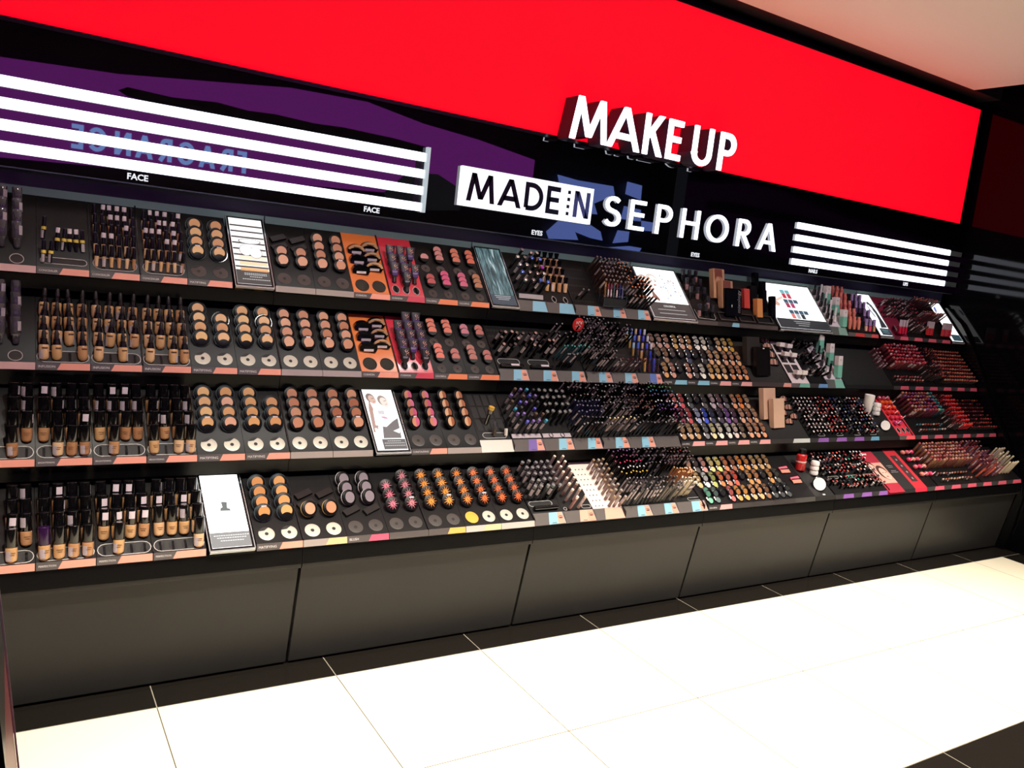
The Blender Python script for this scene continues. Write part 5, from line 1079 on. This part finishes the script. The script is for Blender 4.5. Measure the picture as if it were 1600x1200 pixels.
# ---- nail polish fields
POL = [P(220, 212, 210), P(206, 170, 166), P(176, 40, 46), P(190, 70, 66), P(60, 24, 30), P(30, 60, 66), P(150, 90, 130), P(214, 206, 200), P(40, 60, 120), P(210, 110, 90), P(80, 80, 84), P(190, 186, 190)]
POLR = [P(186, 44, 48), P(206, 90, 80), P(214, 120, 96), P(160, 30, 50), P(214, 200, 196)]
POLW = [P(222, 214, 212), P(226, 220, 216), P(206, 176, 170), P(190, 150, 150)]
POLD = [P(40, 44, 50), P(30, 60, 60), P(60, 40, 60), P(200, 196, 196), P(30, 50, 110)]
NMB = ['leftmost', 'second', 'third', 'fourth', 'fifth', 'sixth']
for q, (m0, ww, pal) in enumerate(((18, 0.1667, POLW), (19, 0.1667, POLR), (20, 0.1667, POLD), (21, 0.15, POL))):
    t = tray(3, m0, m0 + ww * 6, '%s black nail polish tray on the third shelf' % NMB[q], band=P(134, 88, 160) if q < 3 else P(96, 150, 180), frac=0.4, base=P(50, 48, 48))
    ring(t, ww * 0.7, 0.02, 0.06, 0.016, False)
    sticks('nail_polish', 'nail polish', 'nail polish seen by its coloured end', 3, m0, ww, '%s tray' % NMB[q], 5, [0.025 + 0.0265 * k for k in range(10)], 0.0062, 0.034, P(16, 15, 16, rough=0.15), POL[0], 'third shelf nail polishes', xoff=0.016, ends=pal, endlen=0.002, st_p=0.12, jit=0.003, skip_p=0.08, hx=1, jrot=0.1)
for q, (m0, ww, pal) in enumerate(((18, 0.1667, POL[:5] + POLD[:2]), (19, 0.1667, POLR + [P(40, 150, 120)]), (20, 0.150, POLW + POLR))):
    t = tray(4, m0, m0 + ww * 6, '%s black nail polish tray on the bottom shelf' % NMB[q], band=P(134, 88, 160), frac=0.4, base=P(50, 48, 48))
    ring(t, ww * 0.6, 0.12, 0.09, 0.016, False); ring(t, ww * 0.4, 0.20, 0.09, 0.014, False)
    sticks('nail_polish', 'nail polish', 'nail polish seen by its coloured end', 4, m0, ww, '%s low tray' % NMB[q], 5, [0.04, 0.065, 0.095, 0.14, 0.165, 0.185, 0.225, 0.25, 0.275], 0.0062, 0.034, P(16, 15, 16, rough=0.15), POL[0], 'bottom shelf nail polishes', xoff=0.016, ends=pal, endlen=0.002, st_p=0.2, jit=0.004, skip_p=0.12, jrot=0.12)
t = tray(3, 21.9, 23.15, 'black accessory shelf insert with white bottle and mirror', body=P(18, 17, 17), base=P(34, 33, 33))
place('white_bottle', 'bottle', None, 'large white conical bottle beside orange lip balls', SP(3, 3.69, 0.19, 0.001), (0.05, 0, 0), [('bottle', K('wbt', lambda: MB().lathe([(0.012, -0.03), (0.026, 0.01), (0.030, 0.05), (0.031, 0.105), (0.028, 0.107)], 18)), WHITEP, [('print', K('wbp', lambda: curved_patch(0.0315, 0.058, 0.064, 0, 40)), P(120, 150, 130))])])
for k in range(3): place('white_jar', 'jar', 'stacked cream jars', 'round cream jar beside white bottle, %s' % ['lowest', 'middle', 'uppermost'][k], (lambda p: (p[0], p[1], p[2] + 0.0262 * k))(SP(3, 3.755, 0.16, 0.001)), (0, 0, 0), [('jar', K('wjr', lambda: None), WHITEP)])
mirror(3, 3.74, 0.04, 'half-lit round mirror left of the red lip tray', 0.9)
# ---- lilac care trays on second shelf
t = T(2, 18, 'white tray with white-capped boxes on second shelf', body=P(220, 206, 206), base=P(90, 84, 84), band=P(110, 166, 150), frac=0.4)
for rr_ in range(3):
    for c in range(2): obj('well', MB().box(0.022 + 0.066 * c, 0.075 + 0.066 * c, 0.075 + 0.075 * rr_, 0.135 + 0.075 * rr_, 0.0, 0.001), P(34, 28, 32), t)
for k, (x, v) in enumerate(((3.055, 0.235), (3.12, 0.228), (3.05, 0.165), (3.115, 0.16), (3.07, 0.03), (3.12, 0.03))):
    place('white_capped_pot', 'pot', 'white-capped pots in the white tray', 'white-capped pot, %s in white tray' % ['rear left', 'rear right', 'middle left', 'middle right', 'front left', 'front right'][k], SP(2, x, v, 0.001), (0, 0, 0), [('pot', K('wcp', lambda: MB().lathe([(0.008, 0), (0.018, 0.028)], 14)), P(64, 50, 62)), ('cap', K('wcc', lambda: MB().box(-0.022, 0.022, -0.014, 0.014, 0.0285, 0.052)), P(228, 218, 216))])
t = T(2, 19, 'black tray of tangled dark nail pens on second shelf', band=P(96, 136, 180), frac=0.45, base=P(50, 48, 48))
sticks('nail_pen', 'pen', 'glossy black nail pen', 2, 19, 1 / 6., 'second shelf dark pen tray', 5, (0.06, 0.085, 0.15, 0.175, 0.20, 0.27, 0.29), 0.0072, 0.05, CAPM, BLACK, 'glossy black nail pens', xoff=0.02, endlen=0.006, st_p=0.3, jit=0.006, jrot=0.35)
t = T(2, 20, 'pale lilac tray with mint cartons on second shelf', body=GWT, band=P(110, 166, 150), frac=0.45, base=P(80, 84, 82), tall=True)
for k, (xx, v, h) in enumerate(((3.43, 0.24, 0.135), (3.455, 0.145, 0.135), (3.465, 0.05, 0.135))): hexbox(2, xx, v, h, 'mint and white carton, %s of three on second shelf' % ['rear', 'middle', 'front'][k])
for k in range(6): tall_drop(2, 3.362 + 0.003 * k, 0.27 - 0.045 * k, 'dark-capped nail bottle, %s from back on second shelf' % ORD[k], P(70, 60, 70) if k % 2 else P(190, 184, 190))
t = tray(2, 21, 24, 'large bare black tray on the second shelf', body=P(24, 24, 24), base=P(22, 22, 22))
sticks('mauve_stick', 'lipstick', 'mauve stick at bare tray edge', 2, 23.6, 0.06, 'bare tray edge', 2, (0.14, 0.17, 0.20, 0.23, 0.26), 0.0062, 0.05, P(110, 60, 76), P(150, 120, 130), 'mauve sticks at the bare tray edge', endlen=0.004, st_p=0.4)
# ---- lips
PKB = P(214, 92, 112)
def lip_trays(r, edges, nm, band=None):
    for q in range(len(edges) - 1):
        tray(r, edges[q], edges[q + 1], 'black lip tray with pink label on %s, %s lip tray' % (RN[r], ['leftmost', 'second', 'third', 'fourth', 'fifth', 'sixth', 'seventh'][q]), band=PKB, frac=0.42, base=P(60, 56, 56))
R_ = [P(120, 30, 44), P(150, 40, 56), P(96, 26, 36)]
t0 = tray(1, 24.85, 25.9, 'crimson tray with acrylic gloss stand, right of profile screen', body=P(120, 20, 50), band=PKB, frac=0.45, base=P(100, 40, 56))
tray(1, 25.9, 26.9, 'black top-shelf lip tray with pink label, left of three', band=PKB, frac=0.4, base=P(60, 56, 56)); tray(1, 26.9, 27.9, 'black top-shelf lip tray with pink label, middle of three', band=PKB, frac=0.4, base=P(60, 56, 56)); tray(1, 27.9, 28.95, 'black top-shelf lip tray with pink label, right of three', band=PKB, frac=0.4, base=P(60, 56, 56))
sticks('lip_gloss', 'lip gloss', 'dark crimson lip gloss', 1, 24.9, 0.33, 'top shelf left lips', 11, (0.16, 0.195, 0.235, 0.27), 0.0055, 0.07, P(40, 26, 32), R_[0], 'top shelf dark glosses', ends=R_ + [P(150, 120, 130)], endlen=0.006, st_p=0.3, jrot=0.1, skip_p=0.1, seg=6)
sticks('lip_gloss', 'lip gloss', 'dark crimson lip gloss', 1, 26.0, 0.16, 'top shelf left lips front', 6, (0.04, 0.075, 0.11), 0.0055, 0.07, P(40, 26, 32), R_[0], 'top shelf dark glosses', ends=R_ + [P(150, 120, 130)], endlen=0.006, st_p=0.35, jrot=0.12, skip_p=0.15, seg=6)
sticks('lip_pencil', 'lip pencil', 'wine-coloured lip pencil', 1, 27.0, 0.29, 'top shelf right lips', 13, (0.145, 0.165, 0.265, 0.285), 0.0042, 0.09, P(72, 30, 40), R_[0], 'top shelf lip pencils', ends=[P(190, 90, 70), P(176, 80, 66), P(150, 70, 60)], endlen=0.005, st_p=0.15, jrot=0.06, seg=6)
acr = thing('gloss_stand', 'clear acrylic stand holding three clear-capped glosses', 'stand', SP(1, 4.17, 0.02, 0.001), (0, 0, 0))
obj('clear_box', MB().box(0, 0.10, -0.02, 0.02, 0, 0.055), mat((160, 60, 90), 0.05, trans=0.8), acr)
def gloss(x, v, label, c, h=0.05, grp=None):
    place('gloss_tube', 'lip gloss', grp, label, (lambda p: (p[0], p[1] - 0.022, p[2] + 0.003))(SP(1, x, v, 0.001)), (0, 0, 0), [('tube', K('gtb', lambda: MB().box(-0.008, 0.008, -0.006, 0.006, 0, 0.048)), c), ('cap', K('gtc', lambda: MB().box(-0.0075, 0.0075, -0.0055, 0.0055, 0.0482, 0.094)), P(176, 160, 170))])
for k in range(3): gloss(4.195 + 0.032 * k, 0.02, 'clear-capped crimson gloss, %s in acrylic stand' % ORD[k], P(200, 26, 66), grp='glosses in the acrylic stand')
for k in range(4): gloss(4.525 + 0.0185 * k, 0.03, 'clear-capped red gloss, %s of the left four' % ORD[k], [P(190, 50, 56), P(170, 34, 44)][k % 2], grp='left gloss row')
for k in range(6): gloss(4.71 + 0.0185 * k, 0.03, 'clear-capped red gloss, %s of the right six' % ORD[k], [P(200, 60, 70), P(180, 30, 70), P(196, 80, 76)][k % 3], grp='right gloss row')
lip_trays(2, [24, 25, 26, 27, 28, 29, 29.95], 'second')
RB = [P(170, 44, 62), P(186, 60, 76), P(150, 40, 56), P(190, 80, 84)]
sticks('lip_crayon', 'lip crayon', 'fat rosy lip crayon', 2, 24.2, 0.36, 'second shelf', 11, (0.14, 0.168, 0.196, 0.224, 0.252, 0.28), 0.0085, 0.075, P(100, 34, 48), RB[0], 'fat rosy lip crayons', xoff=0.014, ends=RB + [P(190, 130, 140)], endlen=0.012, tip='dome', st_p=0.12, barrels=[P(90, 30, 42), P(130, 40, 56)])
sticks('lipstick_tester', 'lipstick', 'open lipstick tester', 2, 24.1, 0.31, 'second shelf front', 10, (0.03, 0.055), 0.0055, 0.025, P(24, 22, 24), RB[0], 'open lipstick testers', ends=[P(150, 80, 84), P(196, 150, 150), P(170, 60, 66)], endlen=0.012, tip='dome', st_p=0, seg=6)
sticks('lip_pencil', 'lip pencil', 'dark lip pencil', 2, 26.0, 0.26, 'second shelf middle', 8, (0.05, 0.08, 0.12, 0.155, 0.20, 0.235, 0.27), 0.0042, 0.075, P(36, 24, 30), RB[0], 'second shelf dark lip pencils', ends=[P(150, 50, 66), P(120, 40, 60), P(176, 90, 90)], endlen=0.004, st_p=0.2, skip_p=0.18, seg=6)
PALN = [[P(206, 120, 90), P(214, 150, 110), P(196, 110, 90)], [P(206, 90, 80), P(190, 80, 84), P(214, 110, 96)]]
sticks('lipstick', 'lipstick', 'slim nude-pink lipstick', 2, 27.35, 0.42, 'second shelf lipstick rows', 14, [0.035 + 0.031 * k for k in range(9)], 0.0062, 0.035, P(40, 30, 32), PALN[0][0], 'rows of slim lipsticks, second shelf', xoff=0.012, ends=PALN[0] + PALN[1], endlen=0.010, st_p=0.02, seg=6, jit=0.001)
t = T(3, 23.15, 'glossy red tray of round orange lip balls', body=REDT, band=P(232, 96, 104), frac=0.4)
for cx in (0.028, 0.078, 0.125): ring(t, cx, 0.040, 0.030, 0.042)
LB = [P(190, 50, 110), P(206, 44, 70), P(220, 52, 50), P(226, 80, 36), P(232, 92, 34), P(190, 76, 96)]
for j, v in enumerate((0.09, 0.13, 0.17, 0.21, 0.25, 0.285)):
    for i in range(3):
        if (j, i) in ((0, 2),): continue
        place('lip_balm', 'lip balm', 'round lip balls in the red tray', lab('shiny round lip ball', i, j, 'third shelf red tray'), SP(3, 23.15 / 6. + 0.030 + 0.045 * i, v, 0.012), (0, 0, 0), [('ball', K('lbb', lambda: MB().lathe([(0.002, -0.012), (0.012, -0.008), (0.0165, 0), (0.0165, 0.004), (0.012, 0.012), (0.004, 0.016)], 14)), mat(tuple([(190, 50, 110), (206, 44, 70), (220, 52, 50), (226, 70, 40), (232, 88, 34), (190, 76, 96)][j]), 0.12), [('tag', K('lbt', lambda: MB().box(-0.003, 0.030, -0.017, -0.0165, 0.0, 0.006, Matrix.Rotation(-0.5, 4, 'Y'))), STICK)] if (i + j) % 3 == 0 else [])])
lip_trays(3, [24.15, 25, 26, 27, 28, 29, 29.95], 'third')
sticks('lip_lacquer', 'lip gloss', 'plum and brown lip lacquer', 3, 24.3, 0.30, 'third shelf', 9, (0.145, 0.172, 0.199, 0.226, 0.253, 0.28), 0.008, 0.075, P(80, 24, 50), RB[0], 'third shelf lacquers', xoff=0.014, barrels=[P(96, 24, 54), P(80, 30, 40), P(90, 50, 40)], ends=[P(150, 50, 90), P(170, 110, 90), P(160, 60, 60), P(190, 150, 130), P(120, 70, 130)], endlen=0.012, tip='dome', st_p=0.15)
sticks('lip_lacquer', 'lip gloss', 'teal-ended lip lacquer', 3, 26.0, 0.06, 'third shelf', 2, (0.145, 0.172, 0.199, 0.226, 0.253, 0.28), 0.008, 0.075, P(30, 76, 84), P(50, 130, 130), 'third shelf lacquers', xoff=0.014, endlen=0.012, tip='dome', st_p=0.05)
sticks('lipstick_tester', 'lipstick', 'open lipstick tester', 3, 24.4, 0.30, 'third shelf front', 10, (0.025, 0.065), 0.0055, 0.022, P(24, 22, 24), RB[0], 'open lipstick testers', ends=[P(150, 90, 84), P(200, 180, 170), P(170, 80, 66), P(60, 130, 150)], endlen=0.012, tip='dome', st_p=0.05, seg=6)
sticks('lip_pencil', 'lip pencil', 'dark lip pencil', 3, 26.3, 0.16, 'third shelf middle', 6, (0.04, 0.075, 0.11, 0.15, 0.19, 0.23, 0.27), 0.0044, 0.07, P(36, 24, 28), RB[0], 'third shelf dark lip pencils', ends=[P(150, 70, 66), P(120, 40, 50), P(120, 100, 110)], endlen=0.004, st_p=0.25, seg=6, skip_p=0.1)
REDS = [P(226, 50, 44), P(220, 66, 70), P(232, 60, 50)]
sticks('red_lipstick', 'lipstick', 'bright red lipstick', 3, 27.15, 0.15, 'third shelf', 5, [0.045 + 0.034 * k for k in range(8)], 0.0085, 0.045, P(180, 36, 40), REDS[0], 'bright red lipsticks', xoff=0.012, ends=REDS, barrels=[P(190, 40, 40), P(176, 44, 52)], endlen=0.012, st_p=0, tip='dome')
sticks('lipstick', 'lipstick', 'slim dark red lipstick', 3, 28.0, 0.33, 'third shelf lipstick rows', 11, [0.035 + 0.032 * k for k in range(8)], 0.0058, 0.030, P(20, 18, 20), RB[0], 'rows of slim lipsticks, third shelf', xoff=0.012, ends=[P(120, 36, 40), P(150, 50, 44), P(96, 30, 50), P(160, 84, 60), P(190, 70, 80)], endlen=0.008, st_p=0.0, seg=6, jit=0.001, skip_p=0.1)
# poster tray bottom
t = tray(4, 20.9, 21.85, 'red poster insert picturing two red-lipped women', body=P(40, 36, 38), nostrip=True)
z = 0.0006; w_ = 0.95 / 6
shape(t, 'poster_ground', [(0.003, -0.02), (w_ - 0.003, -0.02), (w_ - 0.003, LL[4] - 0.01), (0.003, LL[4] - 0.01)], P(160, 36, 56), z)
shape(t, 'portrait_ground', [(0.006, 0.05), (w_ - 0.004, 0.05), (w_ - 0.004, 0.21), (0.006, 0.21)], P(206, 150, 136), z + 0.0005)
shape(t, 'white_flare', [(0.01, 0.285), (0.09, 0.285), (0.08, 0.272), (0.06, 0.278), (0.04, 0.268)], P(226, 206, 206), z + 0.0005)
for k, (cx, cy, s) in enumerate(((0.036, 0.165, 1.25), (0.105, 0.120, 1.5))):
    shape(t, 'hair_picture', ell(cx - 0.008, cy + 0.016, 0.030 * s, 0.034 * s), P(70, 44, 40), z + 0.0010 + 0.0012 * k); shape(t, 'face_picture', ell(cx, cy, 0.022 * s, 0.032 * s, 0.3), P(222, 170, 154), z + 0.0014 + 0.0012 * k)
    for sx in (-1, 1): shape(t, 'eye_mark', ell(cx + sx * 0.009 * s, cy + 0.006 * s, 0.0045 * s, 0.0016 * s), P(80, 50, 50), z + 0.0019 + 0.0012 * k)
    shape(t, 'mouth_mark', ell(cx + 0.003, cy - 0.014 * s, 0.007 * s, 0.0028 * s), P(176, 30, 50), z + 0.0019 + 0.0012 * k)
obj('label_strip', MB().box(0.003, w_ - 0.003, 0, 0.024, 0, 0.002), P(170, 36, 60), t, (0, FL[4][0], FL[4][1]), (STA - TH[4], 0, 0))
t = tray(4, 21.85, 22.55, 'dark grey caption insert beside the red poster', body=P(34, 32, 34), base=P(40, 38, 40))
tlines(t, 0.058, [0.18, 0.168, 0.14, 0.128], [0.06, 0.05, 0.05, 0.07], 0.0006, P(170, 166, 166))
t = tray(4, 22.55, 23.3, 'slim red insert with row of dark testers', body=P(186, 40, 52), base=P(200, 44, 66))
obj('recess', MB().box(0.03, 0.09, 0.05, 0.26, 0, 0.0008), P(60, 40, 44), t)
for k in range(4): obj('round_mark', MB().lathe([(0.008, 0.0008), (0.008, 0.0013)], 10), P(150, 130, 134), t, (0.06, 0.075 + 0.05 * k, 0))
lip_trays(4, [23.3, 24.4, 25.5, 26.6, 27.7, 28.8, 29.95], 'bottom')
for j, v in enumerate((0.09, 0.15, 0.21, 0.27)):
    for i in range(3):
        place('lip_balm', 'lip balm', 'round pink lip balls on the bottom shelf', lab('shiny round pink lip ball', i, j, 'bottom shelf lip area'), SP(4, 23.35 / 6. + 0.030 + 0.045 * i + 0.0, v, 0.012), (0, 0, 0), [('ball', K('lbb', lambda: None), mat([(214, 130, 116), (206, 96, 110), (214, 60, 100)][(i + j) % 3], 0.12), [('tag', K('lbt', lambda: None), STICK)] if (i + j) % 2 == 0 else [])])
sticks('lip_crayon', 'lip crayon', 'fat nude lip crayon', 4, 24.2, 0.44, 'bottom shelf', 13, (0.145, 0.172, 0.199, 0.226, 0.253, 0.28), 0.0082, 0.075, P(130, 90, 66), RB[0], 'fat nude lip crayons', xoff=0.014, barrels=[P(140, 100, 72), P(130, 70, 60)], ends=[P(180, 110, 110), P(186, 130, 100), P(170, 76, 80), P(196, 140, 130)], endlen=0.012, tip='dome', st_p=0.12)
sticks('lipstick_tester', 'lipstick', 'open lipstick tester', 4, 24.3, 0.34, 'bottom shelf front', 11, (0.03, 0.075), 0.0055, 0.022, P(24, 22, 24), RB[0], 'open lipstick testers', ends=[P(150, 90, 84), P(200, 180, 170), P(180, 110, 80)], endlen=0.012, tip='dome', st_p=0.05, seg=6)
sticks('lip_pen', 'lip pencil', 'wine and coral lip pen', 4, 26.9, 0.26, 'bottom shelf right', 7, (0.05, 0.085, 0.12, 0.155, 0.19, 0.235, 0.28), 0.006, 0.085, P(90, 34, 50), RB[0], 'wine and coral lip pens', xoff=0.014, barrels=[P(80, 30, 44), P(190, 84, 60), P(130, 50, 60), P(130, 84, 110)], ends=[P(190, 130, 130), P(120, 60, 80)], endlen=0.004, st_p=0.2, skip_p=0.12)
sticks('pale_gloss', 'lip gloss', 'slim pale cream gloss', 4, 28.6, 0.17, 'bottom right corner', 4, (0.06, 0.115, 0.15, 0.185), 0.006, 0.10, P(190, 176, 150), P(220, 210, 186), 'slim pale cream glosses', xoff=0.03, endlen=0.010, st_p=0.1, jrot=0.08)
# the far eye pencils beyond the three hundred that show largest: one object
vs_, fs_, mi_, ml_ = [], [], [], []
from mathutils import Euler
for loc_, rot_, prs in FAR:
    Mx = Matrix.Translation(loc_) @ Euler(rot_).to_matrix().to_4x4()
    for me_, mm_ in prs:
        if mm_ not in ml_: ml_.append(mm_)
        o_ = len(vs_); vs_ += [tuple(Mx @ v.co) for v in me_.vertices]
        for p_ in me_.polygons: fs_.append(tuple(o_ + q for q in p_.vertices)); mi_.append(ml_.index(mm_))
fm = bpy.data.meshes.new('far_eye_pencils'); fm.from_pydata(vs_, [], fs_)
for mm_ in ml_: fm.materials.append(mm_)
fm.polygons.foreach_set('material_index', mi_); fm.polygons.foreach_set('use_smooth', [True] * len(fs_))
try: fm.set_sharp_from_angle(angle=0.6)
except Exception: pass
fo = bpy.data.objects.new('eye_pencils', fm); C.objects.link(fo); fo['kind'] = 'stuff'
tag(fo, 'massed eye pencils with coloured tips left of the eyeshadow trays', 'pencils')
# ---- things across the aisle that the glossy fascia mirrors
PUR = mat((142, 46, 156), 0.5, emit=1.9)
o = obj('partition', MB().box(-3.6, 6.6, -4.2, -4.1, 0.0, 3.1), mat((16, 14, 20), 0.6)); tag(o, 'dark partition across the aisle, carrying the purple and blue signs', 'partition')
t = thing('purple_sign', 'purple backlit FRAGRANCE panel across the aisle, seen mirrored in the fascia', 'sign', (0, -4.04, 0))
obj('purple_panel', MB().prism([(-3.5, 2.62), (-0.958, 2.79), (-0.068, 2.84), (1.1, 2.985), (1.45, 3.03), (2.24, 3.05), (2.89, 2.95), (3.57, 2.90), (4.34, 2.80), (4.34, 2.54), (3.16, 2.27), (2.49, 2.175), (-0.94, 1.985), (-3.5, 1.9)], -0.05, 0, 'xz'), PUR, t)
x = 1.06
for ch, adv in zip('FRAGRANCE', (0.125, 0.165, 0.18, 0.20, 0.165, 0.18, 0.195, 0.185, 0.13)):
    wd, mb = glyph_mb(ch, 0.20, 0.036, 0.003, 0.02, 0.80, -1)
    obj('letter', mb, mat((120, 150, 215), 0.5, emit=4.6), t, (x, 0, 2.15)); x -= adv
obj('dark_wave', MB().prism([(-0.07, 2.70), (0.0, 2.74), (0.37, 2.725), (0.76, 2.757), (1.05, 2.735), (1.3, 2.75), (1.7, 2.735), (2.0, 2.75), (2.56, 2.738), (2.94, 2.711), (2.95, 2.605), (2.03, 2.609), (1.13, 2.612), (0.43, 2.623), (0.0, 2.663)], 0.003, 0.03, 'xz'), mat((18, 16, 22), 0.6), t)
obj('dark_shape', MB().prism([(2.5, 2.17), (2.75, 2.42), (3.1, 2.45), (3.35, 2.35), (3.5, 2.25), (3.4, 2.1), (2.6, 2.0)], 0.003, 0.03, 'xz'), mat((60, 64, 72), 0.6, emit=0.5), t)
t = thing('blue_sign', 'broken blue letter shapes across the aisle, seen mirrored in fascia', 'sign', (0, -4.04, 0))
BLU = mat((100, 120, 196), 0.5, emit=3.6)
for pts in ([(4.68, 2.682), (4.977, 2.66), (5.52, 2.668), (5.557, 2.564), (5.257, 2.422), (5.327, 2.299), (4.843, 2.276)], [(5.742, 2.755), (5.976, 2.741), (5.985, 2.566), (5.736, 2.604)], [(5.741, 2.454), (6.007, 2.441), (6.032, 2.298), (5.716, 2.292)],
            [(4.61, 2.005), (4.766, 2.152), (5.25, 2.157), (5.409, 2.097), (5.457, 1.992), (5.274, 2.003), (5.02, 2.052), (5.083, 1.958), (4.658, 1.927)], [(5.688, 2.145), (5.866, 2.149), (5.867, 2.02), (5.633, 1.979)],
            [(4.632, 1.92), (5.442, 1.90), (5.9, 1.97), (6.1, 1.965), (6.05, 1.86), (5.49, 1.80), (4.618, 1.82)], [(6.052, 2.309), (6.303, 2.307), (6.301, 2.199), (6.073, 2.189)]):
    obj('blue_shape', MB().prism(pts, 0.0, 0.02, 'xz'), BLU, t)
# ---- dark red stand at the left edge
t = thing('red_stand', 'dark red display stand with slanted pale edge at lower left', 'display stand', (-1.3, -1.2, 0))
obj('side_panel', MB().prism([(0, 0), (0.462, 0), (0.372, 0.85), (0, 0.85)], -0.35, 0, 'xz'), mat((96, 14, 26), 0.35), t)
obj('top_panel', MB().prism([(0, 0.851), (0.3719, 0.851), (0.352, 1.04), (0, 1.04)], -0.35, 0, 'xz'), BLACK, t)
obj('pale_edge', MB().prism([(0.4625, 0), (0.4655, 0), (0.3555, 1.04), (0.3525, 1.04)], -0.002, 0.002, 'xz'), P(170, 150, 150), t)
for k_, n_ in list(USED.items()):
    if n_ > 1: print('DUPLABEL', n_, k_)
    if not 4 <= len(k_.split()) <= 16: print('LABELLEN', len(k_.split()), k_)
print('OBJECTS TOTAL', len(bpy.data.objects))
